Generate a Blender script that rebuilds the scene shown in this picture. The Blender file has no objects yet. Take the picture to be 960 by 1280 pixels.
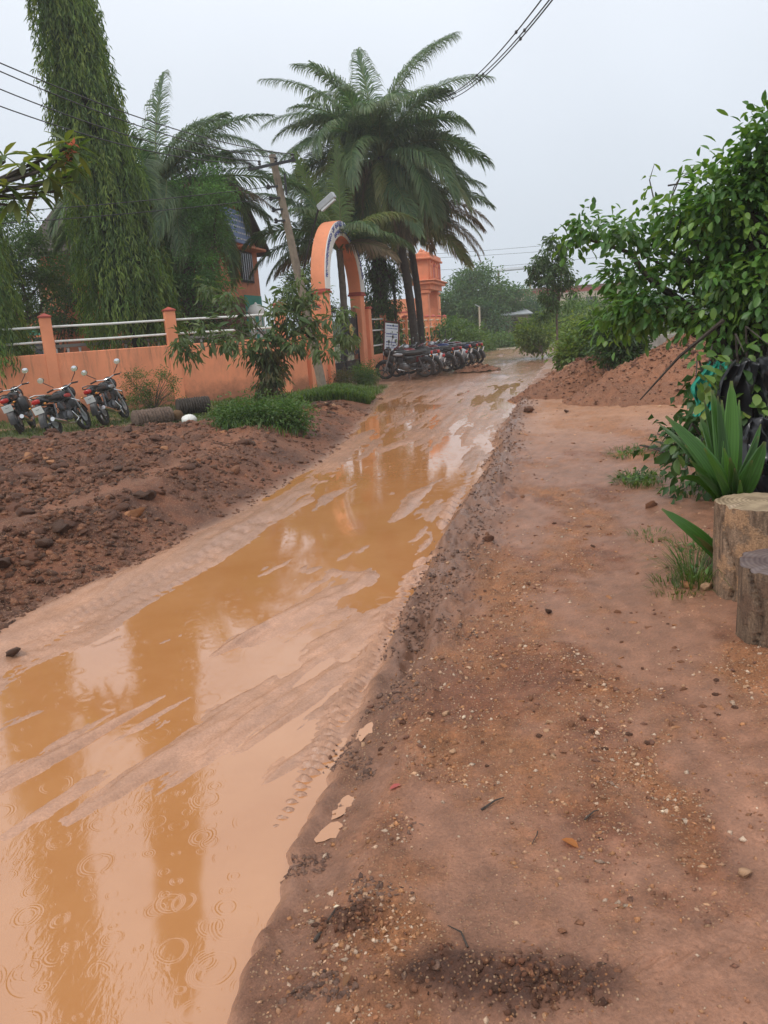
import bpy, math, random
import numpy as np
from mathutils import Vector, Matrix, Euler
R = math.radians
random.seed(7)
rng = np.random.default_rng(7)
sc = bpy.context.scene
col = sc.collection

# ------------------------------------------------------------------ camera, light, exposure
PITCH, ROLL, FPX, CH = R(13.4), R(4.0), 962.0, 1.6
Fv = Vector((0, math.cos(PITCH), -math.sin(PITCH)))
U0 = Vector((0, math.sin(PITCH), math.cos(PITCH)))
R0 = Vector((1, 0, 0))
Rv = R0 * math.cos(ROLL) - U0 * math.sin(ROLL)
Uv = R0 * math.sin(ROLL) + U0 * math.cos(ROLL)
cd = bpy.data.cameras.new('camera')
cam = bpy.data.objects.new('camera', cd)
col.objects.link(cam)
M = Matrix((Rv, Uv, -Fv)).transposed().to_4x4()
M.translation = Vector((0, 0, CH))
cam.matrix_world = M
cd.sensor_fit = 'VERTICAL'
cd.sensor_height = 36
cd.lens = 36 * FPX / 1280
cd.clip_start = 0.05
cd.clip_end = 3000
sc.camera = cam

SUN_EL, SUN_AZ = R(52), R(235)
w = bpy.data.worlds.new("World"); sc.world = w; w.use_nodes = True
nt = w.node_tree; nt.nodes.clear()
wout = nt.nodes.new('ShaderNodeOutputWorld')
sky = nt.nodes.new('ShaderNodeTexSky'); sky.sky_type = 'NISHITA'; sky.sun_disc = False
sky.sun_elevation = SUN_EL; sky.sun_rotation = SUN_AZ
bg1 = nt.nodes.new('ShaderNodeBackground'); bg1.inputs[1].default_value = 0.05
nt.links.new(sky.outputs[0], bg1.inputs[0])
# the overcast: a cloud layer, brighter overhead than at the horizon, with soft broad clouds
tc = nt.nodes.new('ShaderNodeTexCoord')
sp = nt.nodes.new('ShaderNodeSeparateXYZ'); nt.links.new(tc.outputs['Generated'], sp.inputs[0])
cr = nt.nodes.new('ShaderNodeValToRGB')
cr.color_ramp.elements[0].position = 0.0; cr.color_ramp.elements[0].color = (0.58, 0.65, 0.735, 1)
cr.color_ramp.elements[1].position = 1.0; cr.color_ramp.elements[1].color = (1.25, 1.27, 1.3, 1)
e = cr.color_ramp.elements.new(0.35); e.color = (0.79, 0.84, 0.915, 1)
nt.links.new(sp.outputs['Z'], cr.inputs[0])
nz = nt.nodes.new('ShaderNodeTexNoise'); nz.inputs['Scale'].default_value = 1.6; nz.inputs['Detail'].default_value = 3
nt.links.new(tc.outputs['Generated'], nz.inputs[0])
mr = nt.nodes.new('ShaderNodeMapRange'); mr.inputs[1].default_value = 0.3; mr.inputs[2].default_value = 0.7
mr.inputs[3].default_value = 0.93; mr.inputs[4].default_value = 1.07
nt.links.new(nz.outputs[0], mr.inputs[0])
bg2 = nt.nodes.new('ShaderNodeBackground')
nt.links.new(cr.outputs[0], bg2.inputs[0]); nt.links.new(mr.outputs[0], bg2.inputs[1])
mx = nt.nodes.new('ShaderNodeMixShader'); mx.inputs[0].default_value = 0.93
nt.links.new(bg1.outputs[0], mx.inputs[1]); nt.links.new(bg2.outputs[0], mx.inputs[2])
nt.links.new(mx.outputs[0], wout.inputs[0])

sd = bpy.data.lights.new('sun', 'SUN'); sd.energy = 1.35; sd.angle = R(14); sd.color = (1, 0.97, 0.92)
so = bpy.data.objects.new('sun', sd); col.objects.link(so)
so.rotation_euler = Euler((R(90) - SUN_EL, 0, R(180) - SUN_AZ + R(0)))
sc.view_settings.view_transform = 'Standard'; sc.view_settings.look = 'None'
sc.view_settings.exposure = 0.22; sc.view_settings.gamma = 1
sc.cycles.max_bounces = 6; sc.cycles.transparent_max_bounces = 4

# ------------------------------------------------------------------ helpers
def rayd(x, y):
    return Fv + Rv * ((x - 480) / FPX) + Uv * ((640 - y) / FPX)
def gp(x, y, z=0.0):
    d = rayd(x, y); t = (z - CH) / d.z
    return Vector((d.x * t, d.y * t, z))
def pp(x, y, D):
    d = rayd(x, y); t = D / d.y
    return Vector((d.x * t, D, CH + d.z * t))

def tag(o, label=None, cat=None, group=None, kind=None):
    if label: o['label'] = label
    if cat: o['category'] = cat
    if group: o['group'] = group
    if kind: o['kind'] = kind
    return o
def empty(name, loc=(0, 0, 0), rz=0.0):
    o = bpy.data.objects.new(name, None); o.location = loc; o.rotation_euler = (0, 0, rz)
    o.empty_display_size = 0.2
    col.objects.link(o); return o
def child(o, parent):
    if parent is not None:
        o.parent = parent
    return o

class MB:
    def __init__(s): s.v = []; s.f = []; s.n = 0
    def add(s, vs, fs):
        b = s.n
        s.v.extend([tuple(v) for v in vs]); s.n += len(vs)
        s.f.extend([tuple(i + b for i in f) for f in fs]); return s
    def box(s, c, size, rot=None, bev=0.0):
        hx, hy, hz = size[0] / 2, size[1] / 2, size[2] / 2
        if bev <= 0:
            vs = [Vector((x, y, z)) for z in (-hz, hz) for y in (-hy, hy) for x in (-hx, hx)]
            fs = [(0, 2, 3, 1), (4, 5, 7, 6), (0, 1, 5, 4), (2, 6, 7, 3), (0, 4, 6, 2), (1, 3, 7, 5)]
        else:
            b = min(bev, hx * .9, hy * .9, hz * .9)
            def ring(x, y, z): return [(-x + b, -y, z), (x - b, -y, z), (x, -y + b, z), (x, y - b, z), (x - b, y, z), (-x + b, y, z), (-x, y - b, z), (-x, -y + b, z)]
            r0 = [(p[0] * (1 - b / hx), p[1] * (1 - b / hy), -hz) for p in ring(hx, hy, 0)]
            r1 = ring(hx, hy, -hz + b); r2 = ring(hx, hy, hz - b)
            r3 = [(p[0] * (1 - b / hx), p[1] * (1 - b / hy), hz) for p in ring(hx, hy, 0)]
            vs = [Vector(p) for p in r0 + r1 + r2 + r3]
            fs = [tuple(range(7, -1, -1)), tuple(range(24, 32))]
            for k in range(3):
                for i in range(8):
                    j = (i + 1) % 8; fs.append((k * 8 + i, k * 8 + j, k * 8 + 8 + j, k * 8 + 8 + i))
        m = rot.to_matrix() if rot is not None and not isinstance(rot, Matrix) else (rot or Matrix.Identity(3))
        c = Vector(c)
        return s.add([m @ v + c for v in vs], fs)
    def tube(s, pts, r, n=8, cap=True):
        pts = [Vector(p) for p in pts]
        rs = r if hasattr(r, '__len__') else [r] * len(pts)
        vs = []; up = Vector((0, 0, 1))
        t0 = (pts[1] - pts[0]).normalized()
        a = t0.cross(up) if abs(t0.z) < .95 else t0.cross(Vector((1, 0, 0)))
        a.normalize()
        for i, p in enumerate(pts):
            t = (pts[min(i + 1, len(pts) - 1)] - pts[max(i - 1, 0)]).normalized()
            a = (a - t * a.dot(t)).normalized(); b = t.cross(a)
            for k in range(n):
                th = 2 * math.pi * k / n
                vs.append(p + (a * math.cos(th) + b * math.sin(th)) * rs[i])
        fs = []
        for i in range(len(pts) - 1):
            for k in range(n):
                k2 = (k + 1) % n
                fs.append((i * n + k, i * n + k2, (i + 1) * n + k2, (i + 1) * n + k))
        if cap:
            fs.append(tuple(range(n - 1, -1, -1))); fs.append(tuple(range((len(pts) - 1) * n, len(pts) * n)))
        return s.add(vs, fs)
    def lathe(s, prof, c=(0, 0, 0), n=16, mat=None):
        vs = []; c = Vector(c)
        for (r, z) in prof:
            for k in range(n):
                th = 2 * math.pi * k / n
                v = Vector((r * math.cos(th), r * math.sin(th), z))
                vs.append((mat @ v if mat else v) + c)
        fs = []
        for i in range(len(prof) - 1):
            for k in range(n):
                k2 = (k + 1) % n
                fs.append((i * n + k, i * n + k2, (i + 1) * n + k2, (i + 1) * n + k))
        fs.append(tuple(range(n - 1, -1, -1))); fs.append(tuple(range((len(prof) - 1) * n, len(prof) * n)))
        return s.add(vs, fs)
    def torus(s, c, R1, r, n=24, m=8, mat=None):
        vs = []; c = Vector(c)
        for i in range(n):
            a = 2 * math.pi * i / n
            for j in range(m):
                b = 2 * math.pi * j / m
                v = Vector(((R1 + r * math.cos(b)) * math.cos(a), (R1 + r * math.cos(b)) * math.sin(a), r * math.sin(b)))
                vs.append((mat @ v if mat else v) + c)
        fs = [(i * m + j, ((i + 1) % n) * m + j, ((i + 1) % n) * m + (j + 1) % m, i * m + (j + 1) % m) for i in range(n) for j in range(m)]
        return s.add(vs, fs)
    def ell(s, c, r, n=12, m=8, mat=None, jit=0.0, rnd=None, p=1.0):
        vs = []; c = Vector(c)
        def sg(x): return math.copysign(abs(x) ** p, x)
        for j in range(m + 1):
            ph = -math.pi / 2 + math.pi * j / m
            for i in range(n):
                th = 2 * math.pi * i / n
                k = 1 + (rnd.uniform(-jit, jit) if rnd else 0)
                v = Vector((r[0] * sg(math.cos(ph)) * sg(math.cos(th)) * k, r[1] * sg(math.cos(ph)) * sg(math.sin(th)) * k, r[2] * sg(math.sin(ph)) * k))
                vs.append((mat @ v if mat else v) + c)
        fs = [(j * n + i, j * n + (i + 1) % n, (j + 1) * n + (i + 1) % n, (j + 1) * n + i) for j in range(m) for i in range(n)]
        return s.add(vs, fs)
    def build(s, name, mat=None, parent=None, smooth=False, sharp=40):
        me = bpy.data.meshes.new(name); me.from_pydata(s.v, [], s.f); me.update()
        if smooth:
            me.polygons.foreach_set('use_smooth', [True] * len(me.polygons))
            me.set_sharp_from_angle(angle=R(sharp))
        o = bpy.data.objects.new(name, me); col.objects.link(o)
        if mat: me.materials.append(mat)
        return child(o, parent)

def np_mesh(name, V, F, mat, parent=None, color=None, smooth=False, rough=None, link=True):
    """V (n,3) ; F (m,k) equal sided faces."""
    me = bpy.data.meshes.new(name)
    V = np.ascontiguousarray(V, dtype=np.float32); F = np.ascontiguousarray(F, dtype=np.int32)
    m, k = F.shape
    me.vertices.add(len(V)); me.vertices.foreach_set('co', V.ravel())
    me.loops.add(m * k); me.loops.foreach_set('vertex_index', F.ravel())
    me.polygons.add(m); me.polygons.foreach_set('loop_start', np.arange(0, m * k, k, dtype=np.int32))
    me.polygons.foreach_set('loop_total', np.full(m, k, dtype=np.int32))
    if smooth: me.polygons.foreach_set('use_smooth', np.ones(m, dtype=bool))
    me.update(calc_edges=True)
    if color is not None:
        a = me.color_attributes.new('tint', 'FLOAT_COLOR', 'POINT')
        c4 = np.ones((len(V), 4), dtype=np.float32); c4[:, :3] = color
        a.data.foreach_set('color', c4.ravel())
    if rough is not None:
        a = me.attributes.new('wet', 'FLOAT', 'POINT'); a.data.foreach_set('value', rough.astype(np.float32))
    if mat: me.materials.append(mat)
    if not link: return me
    o = bpy.data.objects.new(name, me); col.objects.link(o)
    return child(o, parent)

def copy_tree(o, parent=None):
    c = o.copy(); col.objects.link(c)
    if parent: c.parent = parent
    for ch in list(KIDS.get(o.name, [])) or [x for x in col.objects if x.parent == o]:
        copy_tree(ch, c)
    return c
KIDS = {}

# ------------------------------------------------------------------ noise
def _h(ix, iy, seed):
    n = (ix.astype(np.int64) * 374761393 + iy.astype(np.int64) * 668265263 + seed * 1442695041) & 0xFFFFFFFF
    n = ((n ^ (n >> 13)) * 1274126177) & 0xFFFFFFFF
    n = (n ^ (n >> 16)) & 0xFFFFFFFF
    return n / 4294967295.0
def perlin(x, y, seed=0):
    x = np.asarray(x, float); y = np.asarray(y, float)
    ix = np.floor(x); iy = np.floor(y); fx = x - ix; fy = y - iy
    ux = fx * fx * fx * (fx * (fx * 6 - 15) + 10); uy = fy * fy * fy * (fy * (fy * 6 - 15) + 10)
    def g(i, j, dx, dy):
        a = _h(i, j, seed) * 2 * np.pi
        return np.cos(a) * dx + np.sin(a) * dy
    a = g(ix, iy, fx, fy); b = g(ix + 1, iy, fx - 1, fy); c = g(ix, iy + 1, fx, fy - 1); d = g(ix + 1, iy + 1, fx - 1, fy - 1)
    return (a + (b - a) * ux + ((c + (d - c) * ux) - (a + (b - a) * ux)) * uy) * 1.4
def fbm(x, y, o=4, seed=0, g=.5):
    s = 0; a = 1; t = 0
    for k in range(o):
        s = s + a * perlin(x * 2 ** k + 17.3 * k, y * 2 ** k - 9.1 * k, seed + k); t += a; a *= g
    return s / t
def worley(x, y, seed=0):
    """distance to nearest random point, and a random id"""
    x = np.asarray(x, float); y = np.asarray(y, float)
    ix = np.floor(x); iy = np.floor(y); best = np.full(x.shape, 9.0); rid = np.zeros(x.shape)
    for di in (-1, 0, 1):
        for dj in (-1, 0, 1):
            px = ix + di + _h(ix + di, iy + dj, seed); py = iy + dj + _h(ix + di, iy + dj, seed + 5)
            d = (x - px) ** 2 + (y - py) ** 2
            r = _h(ix + di, iy + dj, seed + 11)
            k = d < best; best = np.where(k, d, best); rid = np.where(k, r, rid)
    return np.sqrt(best), rid
def sst(a, b, x):
    t = np.clip((x - a) / (b - a), 0, 1); return t * t * (3 - 2 * t)

# ------------------------------------------------------------------ materials
def newmat(name):
    m = bpy.data.materials.new(name); m.use_nodes = True
    n = m.node_tree; b = n.nodes['Principled BSDF']; return m, n, b
def lk(n, a, b): n.links.new(a, b)
def simple(name, c, rough=.6, metal=0.0, var=.12, scale=8.0, bump=.15, bscale=60.0, spec=.5, grime=None, gscale=3.0, gamt=.5, bdist=.01):
    m, n, b = newmat(name)
    t = n.nodes.new('ShaderNodeTexCoord')
    nz = n.nodes.new('ShaderNodeTexNoise'); nz.inputs['Scale'].default_value = scale; nz.inputs['Detail'].default_value = 6
    lk(n, t.outputs['Object'], nz.inputs[0])
    r = n.nodes.new('ShaderNodeValToRGB'); r.color_ramp.elements[0].position = .3; r.color_ramp.elements[1].position = .7
    r.color_ramp.elements[0].color = tuple(x * (1 - var) for x in c) + (1,)
    r.color_ramp.elements[1].color = tuple(min(1, x * (1 + var)) for x in c) + (1,)
    lk(n, nz.outputs[0], r.inputs[0]); out = r.outputs[0]
    if grime:
        n2 = n.nodes.new('ShaderNodeTexNoise'); n2.inputs['Scale'].default_value = gscale; n2.inputs['Detail'].default_value = 8; n2.inputs['Roughness'].default_value = .7
        mp = n.nodes.new('ShaderNodeMapping'); mp.inputs['Scale'].default_value = (1, 1, .35)
        lk(n, t.outputs['Object'], mp.inputs[0]); lk(n, mp.outputs[0], n2.inputs[0])
        r2 = n.nodes.new('ShaderNodeMapRange'); r2.inputs[1].default_value = .52; r2.inputs[2].default_value = .75; r2.inputs[4].default_value = gamt
        lk(n, n2.outputs[0], r2.inputs[0])
        mx = n.nodes.new('ShaderNodeMixRGB'); mx.inputs[2].default_value = tuple(grime) + (1,)
        lk(n, r2.outputs[0], mx.inputs[0]); lk(n, out, mx.inputs[1]); out = mx.outputs[0]
    lk(n, out, b.inputs['Base Color'])
    b.inputs['Roughness'].default_value = rough; b.inputs['Metallic'].default_value = metal
    b.inputs['Specular IOR Level'].default_value = spec
    if bump > 0:
        n3 = n.nodes.new('ShaderNodeTexNoise'); n3.inputs['Scale'].default_value = bscale; n3.inputs['Detail'].default_value = 4
        lk(n, t.outputs['Object'], n3.inputs[0])
        bp = n.nodes.new('ShaderNodeBump'); bp.inputs['Strength'].default_value = bump; bp.inputs['Distance'].default_value = bdist
        lk(n, n3.outputs[0], bp.inputs['Height']); lk(n, bp.outputs[0], b.inputs['Normal'])
    return m
def leafmat(name, tr=.45, rough=.45):
    m, n, b = newmat(name)
    a = n.nodes.new('ShaderNodeAttribute'); a.attribute_name = 'tint'
    lk(n, a.outputs['Color'], b.inputs['Base Color']); b.inputs['Roughness'].default_value = rough
    tb = n.nodes.new('ShaderNodeBsdfTranslucent')
    hs = n.nodes.new('ShaderNodeHueSaturation'); hs.inputs['Hue'].default_value = .485; hs.inputs['Saturation'].default_value = 1.15; hs.inputs['Value'].default_value = 1.3
    lk(n, a.outputs['Color'], hs.inputs['Color']); lk(n, hs.outputs[0], tb.inputs[0])
    mx = n.nodes.new('ShaderNodeMixShader'); mx.inputs[0].default_value = tr
    out = n.nodes['Material Output']
    lk(n, b.outputs[0], mx.inputs[1]); lk(n, tb.outputs[0], mx.inputs[2]); lk(n, mx.outputs[0], out.inputs[0])
    return m
LEAF = leafmat('leaf'); LEAF_WET = leafmat('wet_leaf', .38, .42)

def mudmat():
    m, n, b = newmat('mud')
    a = n.nodes.new('ShaderNodeAttribute'); a.attribute_name = 'tint'
    wv = n.nodes.new('ShaderNodeAttribute'); wv.attribute_name = 'wet'
    t = n.nodes.new('ShaderNodeTexCoord')
    n1 = n.nodes.new('ShaderNodeTexNoise'); n1.inputs['Scale'].default_value = 9; n1.inputs['Detail'].default_value = 10; n1.inputs['Roughness'].default_value = .7
    n2 = n.nodes.new('ShaderNodeTexNoise'); n2.inputs['Scale'].default_value = 90; n2.inputs['Detail'].default_value = 6; n2.inputs['Roughness'].default_value = .75
    for q in (n1, n2): lk(n, t.outputs['Object'], q.inputs[0])
    r1 = n.nodes.new('ShaderNodeMapRange'); r1.inputs[1].default_value = .3; r1.inputs[2].default_value = .7; r1.inputs[3].default_value = .78; r1.inputs[4].default_value = 1.2
    lk(n, n1.outputs[0], r1.inputs[0])
    r2 = n.nodes.new('ShaderNodeMapRange'); r2.inputs[1].default_value = .3; r2.inputs[2].default_value = .7; r2.inputs[3].default_value = .6; r2.inputs[4].default_value = 1.4
    lk(n, n2.outputs[0], r2.inputs[0])
    mu = n.nodes.new('ShaderNodeMath'); mu.operation = 'MULTIPLY'; lk(n, r1.outputs[0], mu.inputs[0]); lk(n, r2.outputs[0], mu.inputs[1])
    # fade fine variation where surface is slick (wet near 1)
    mf = n.nodes.new('ShaderNodeMapRange'); mf.inputs[1].default_value = 0; mf.inputs[2].default_value = 1; mf.inputs[3].default_value = 1; mf.inputs[4].default_value = .5
    lk(n, wv.outputs['Fac'], mf.inputs[0])
    mm = n.nodes.new('ShaderNodeMix'); mm.data_type = 'FLOAT'; mm.inputs['A'].default_value = 1.0
    lk(n, mf.outputs[0], mm.inputs['Factor']); lk(n, mu.outputs[0], mm.inputs['B'])
    cm = n.nodes.new('ShaderNodeVectorMath'); cm.operation = 'SCALE'; lk(n, a.outputs['Color'], cm.inputs[0]); lk(n, mm.outputs['Result'], cm.inputs['Scale'])
    # grit: little pale and rusty grains
    vo = n.nodes.new('ShaderNodeTexVoronoi'); vo.inputs['Scale'].default_value = 105; lk(n, t.outputs['Object'], vo.inputs[0])
    gr = n.nodes.new('ShaderNodeSeparateColor'); lk(n, vo.outputs['Color'], gr.inputs[0])
    g1 = n.nodes.new('ShaderNodeMapRange'); g1.inputs[1].default_value = .62; g1.inputs[2].default_value = .68; lk(n, gr.outputs[0], g1.inputs[0])
    g2 = n.nodes.new('ShaderNodeMapRange'); g2.inputs[1].default_value = .45; g2.inputs[2].default_value = .3; lk(n, vo.outputs['Distance'], g2.inputs[0])
    g3 = n.nodes.new('ShaderNodeMapRange'); g3.inputs[1].default_value = .25; g3.inputs[2].default_value = .55; g3.inputs[3].default_value = .8; g3.inputs[4].default_value = 0; lk(n, wv.outputs['Fac'], g3.inputs[0])
    p1 = n.nodes.new('ShaderNodeMath'); p1.operation = 'MULTIPLY'; lk(n, g1.outputs[0], p1.inputs[0]); lk(n, g2.outputs[0], p1.inputs[1])
    p2 = n.nodes.new('ShaderNodeMath'); p2.operation = 'MULTIPLY'; lk(n, p1.outputs[0], p2.inputs[0]); lk(n, g3.outputs[0], p2.inputs[1])
    gc = n.nodes.new('ShaderNodeValToRGB'); gc.color_ramp.elements[0].color = (.42, .17, .06, 1); gc.color_ramp.elements[1].color = (.55, .36, .22, 1)
    lk(n, gr.outputs[1], gc.inputs[0])
    mc = n.nodes.new('ShaderNodeMixRGB'); lk(n, p2.outputs[0], mc.inputs[0]); lk(n, cm.outputs[0], mc.inputs[1]); lk(n, gc.outputs[0], mc.inputs[2])
    lk(n, mc.outputs[0], b.inputs['Base Color'])
    rr = n.nodes.new('ShaderNodeMapRange'); rr.inputs[1].default_value = 0; rr.inputs[2].default_value = 1; rr.inputs[3].default_value = .72; rr.inputs[4].default_value = .14
    lk(n, wv.outputs['Fac'], rr.inputs[0])
    r3 = n.nodes.new('ShaderNodeMath'); r3.operation = 'MULTIPLY_ADD'; r3.inputs[1].default_value = .25; lk(n, n1.outputs[0], r3.inputs[0])
    r4 = n.nodes.new('ShaderNodeMath'); r4.operation = 'SUBTRACT'; r4.inputs[1].default_value = .125; lk(n, rr.outputs[0], r4.inputs[0]); lk(n, r4.outputs[0], r3.inputs[2])
    lk(n, r3.outputs[0], b.inputs['Roughness'])
    b.inputs['IOR'].default_value = 1.45
    # relief
    b1 = n.nodes.new('ShaderNodeBump'); b1.inputs['Distance'].default_value = .028; lk(n, n2.outputs[0], b1.inputs['Height'])
    bs = n.nodes.new('ShaderNodeMapRange'); bs.inputs[3].default_value = .9; bs.inputs[4].default_value = .12; lk(n, wv.outputs['Fac'], bs.inputs[0]); lk(n, bs.outputs[0], b1.inputs['Strength'])
    b2 = n.nodes.new('ShaderNodeBump'); b2.inputs['Distance'].default_value = .006; lk(n, p2.outputs[0], b2.inputs['Height']); b2.inputs['Strength'].default_value = .8
    lk(n, b1.outputs[0], b2.inputs['Normal']); lk(n, b2.outputs[0], b.inputs['Normal'])
    return m
MUD = mudmat()

def watermat():
    m, n, b = newmat('muddy_water')
    t = n.nodes.new('ShaderNodeTexCoord')
    nz = n.nodes.new('ShaderNodeTexNoise'); nz.inputs['Scale'].default_value = 1.3; nz.inputs['Detail'].default_value = 7; nz.inputs['Roughness'].default_value = .65
    lk(n, t.outputs['Object'], nz.inputs[0])
    r = n.nodes.new('ShaderNodeValToRGB'); r.color_ramp.elements[0].position = .3; r.color_ramp.elements[1].position = .72
    r.color_ramp.elements[0].color = (.40, .165, .055, 1); r.color_ramp.elements[1].color = (.47, .215, .085, 1)
    lk(n, nz.outputs[0], r.inputs[0]); lk(n, r.outputs[0], b.inputs['Base Color'])
    b.inputs['Roughness'].default_value = .05; b.inputs['IOR'].default_value = 2.0
    prev = None
    # raindrop rings: rings round scattered points
    for sc_, fr, seed in ((6.0, 22.0, 0.0), (9.5, 18.0, 7.7), (16.0, 14.0, 3.1)):
        mp = n.nodes.new('ShaderNodeMapping'); mp.inputs['Location'].default_value = (seed, seed * 1.3, 0); lk(n, t.outputs['Object'], mp.inputs[0])
        v = n.nodes.new('ShaderNodeTexVoronoi'); v.voronoi_dimensions = '2D'; v.inputs['Scale'].default_value = sc_
        wn = n.nodes.new('ShaderNodeTexNoise'); wn.inputs['Scale'].default_value = 5; wn.inputs['Detail'].default_value = 2; lk(n, mp.outputs[0], wn.inputs[0])
        wa = n.nodes.new('ShaderNodeVectorMath'); wa.operation = 'MULTIPLY_ADD'; wa.inputs[1].default_value = (.045, .045, 0); lk(n, wn.outputs['Color'], wa.inputs[0]); lk(n, mp.outputs[0], wa.inputs[2])
        lk(n, wa.outputs[0], v.inputs['Vector'])
        s = n.nodes.new('ShaderNodeSeparateColor'); lk(n, v.outputs['Color'], s.inputs[0])
        rad = n.nodes.new('ShaderNodeMapRange'); rad.inputs[3].default_value = .06; rad.inputs[4].default_value = .42; lk(n, s.outputs[1], rad.inputs[0])
        df = n.nodes.new('ShaderNodeMath'); df.operation = 'SUBTRACT'; lk(n, v.outputs['Distance'], df.inputs[0]); lk(n, rad.outputs[0], df.inputs[1])
        ab = n.nodes.new('ShaderNodeMath'); ab.operation = 'ABSOLUTE'; lk(n, df.outputs[0], ab.inputs[0])
        env = n.nodes.new('ShaderNodeMapRange'); env.interpolation_type = 'SMOOTHSTEP'; env.inputs[1].default_value = 0; env.inputs[2].default_value = .13; env.inputs[3].default_value = 1; env.inputs[4].default_value = 0
        lk(n, ab.outputs[0], env.inputs[0])
        sn = n.nodes.new('ShaderNodeMath'); sn.operation = 'MULTIPLY'; sn.inputs[1].default_value = fr * 4; lk(n, df.outputs[0], sn.inputs[0])
        si = n.nodes.new('ShaderNodeMath'); si.operation = 'SINE'; lk(n, sn.outputs[0], si.inputs[0])
        m1 = n.nodes.new('ShaderNodeMath'); m1.operation = 'MULTIPLY'; lk(n, si.outputs[0], m1.inputs[0]); lk(n, env.outputs[0], m1.inputs[1])
        gt = n.nodes.new('ShaderNodeMath'); gt.operation = 'GREATER_THAN'; gt.inputs[1].default_value = .62; lk(n, s.outputs[0], gt.inputs[0])
        m2 = n.nodes.new('ShaderNodeMath'); m2.operation = 'MULTIPLY'; lk(n, m1.outputs[0], m2.inputs[0]); lk(n, gt.outputs[0], m2.inputs[1])
        bp = n.nodes.new('ShaderNodeBump'); bp.inputs['Strength'].default_value = .22; bp.inputs['Distance'].default_value = .0030 / sc_
        lk(n, m2.outputs[0], bp.inputs['Height'])
        if prev: lk(n, prev, bp.inputs['Normal'])
        prev = bp.outputs[0]
    # wind and flow ripples, stretched along the road, in patches
    mp = n.nodes.new('ShaderNodeMapping'); mp.inputs['Rotation'].default_value = (0, 0, R(-35)); mp.inputs['Scale'].default_value = (1, .4, 1); lk(n, t.outputs['Object'], mp.inputs[0])
    f = n.nodes.new('ShaderNodeTexNoise'); f.inputs['Scale'].default_value = 34; f.inputs['Detail'].default_value = 3; f.inputs['Distortion'].default_value = 1.0; lk(n, mp.outputs[0], f.inputs[0])
    g = n.nodes.new('ShaderNodeTexNoise'); g.inputs['Scale'].default_value = 1.4; g.inputs['Detail'].default_value = 2; lk(n, t.outputs['Object'], g.inputs[0])
    gm = n.nodes.new('ShaderNodeMapRange'); gm.inputs[1].default_value = .50; gm.inputs[2].default_value = .68; gm.inputs[3].default_value = .0; gm.inputs[4].default_value = .26; lk(n, g.outputs[0], gm.inputs[0])
    bp = n.nodes.new('ShaderNodeBump'); bp.inputs['Distance'].default_value = .0035; lk(n, gm.outputs[0], bp.inputs['Strength']); lk(n, f.outputs[0], bp.inputs['Height'])
    lk(n, prev, bp.inputs['Normal']); lk(n, bp.outputs[0], b.inputs['Normal'])
    return m
WATER = watermat()

ORANGE = simple('orange_paint', (.84, .30, .15), .75, var=.12, scale=1.4, bump=.3, bscale=18, grime=(.40, .18, .10), gscale=2.4, gamt=.5, bdist=.015)
ORANGE2 = simple('orange_paint_old', (.72, .24, .12), .75, var=.1, scale=3, bump=.2, bscale=25, grime=(.22, .10, .07), gscale=1.2, gamt=.5)
REDTRIM = simple('red_trim', (.42, .075, .05), .6, var=.15)
MAROON = simple('maroon_wall', (.16, .045, .035), .8, var=.2)
TEAL = simple('teal_paint', (.03, .33, .25), .7, var=.12, scale=3, grime=(.05, .14, .1), gscale=2)
WHITE = simple('white_paint', (.78, .77, .73), .5, var=.05, grime=(.35, .25, .18), gscale=6, gamt=.5)
CREAM = simple('cream_rail', (.68, .52, .36), .6, var=.1, grime=(.3, .2, .12), gscale=6)
BLACKM = simple('black_metal', (.02, .02, .022), .35, var=.2, bump=0)
GOLD = simple('gold_paint', (.65, .42, .12), .4, var=.1, bump=0)
BLUE = simple('blue_lettering', (.035, .06, .30), .5, var=.05, bump=0)
SIGNB = simple('sign_blue', (.16, .25, .52), .5, var=.1, bump=0, grime=(.4, .42, .5), gscale=4)
SIGNW = simple('sign_white', (.75, .77, .8), .5, var=.04, bump=0)
GLASSD = simple('dark_glass', (.03, .035, .04), .1, var=.1, bump=0)
CONC = simple('concrete', (.30, .28, .25), .85, var=.15, scale=5, bump=.4, bscale=40, grime=(.13, .12, .10), gscale=2, gamt=.8)
CONCL = simple('concrete_light', (.46, .38, .29), .85, var=.15, scale=4, bump=.3, grime=(.3, .2, .13), gscale=2)
POLEM = simple('pole_concrete', (.25, .20, .15), .85, var=.2, scale=9, bump=.5, bscale=50, grime=(.12, .1, .08), gscale=5, gamt=.7)
STEEL = simple('grey_steel', (.40, .41, .42), .45, .6, var=.1, bump=0)
ROOFG = simple('grey_sheet_roof', (.34, .36, .38), .5, .2, var=.12, scale=2)
TRUNK = simple('bark', (.11, .085, .06), .9, var=.3, scale=14, bump=.9, bscale=30, bdist=.03)
PTRUNK = simple('palm_bark', (.14, .115, .09), .9, var=.25, scale=10, bump=.7, bscale=18, bdist=.03)
DTRUNK = simple('dark_bark', (.05, .038, .03), .9, var=.3, scale=10, bump=.7, bscale=22, bdist=.03)
WIRE = simple('wire', (.03, .03, .032), .6, var=.05, bump=0)
RUBBER = simple('rubber', (.018, .017, .016), .8, var=.3, scale=30, bump=.2, grime=(.16, .08, .05), gscale=12, gamt=.6)
CHROME = simple('chrome', (.6, .6, .6), .18, 1.0, var=.05, bump=0)
MIRROR = simple('mirror_glass', (.93, .94, .95), .04, 1.0, var=.0, bump=0)
PAINTK = simple('black_bike_paint', (.015, .015, .017), .22, var=.1, bump=0, grime=(.09, .05, .035), gscale=7, gamt=.5)
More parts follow.
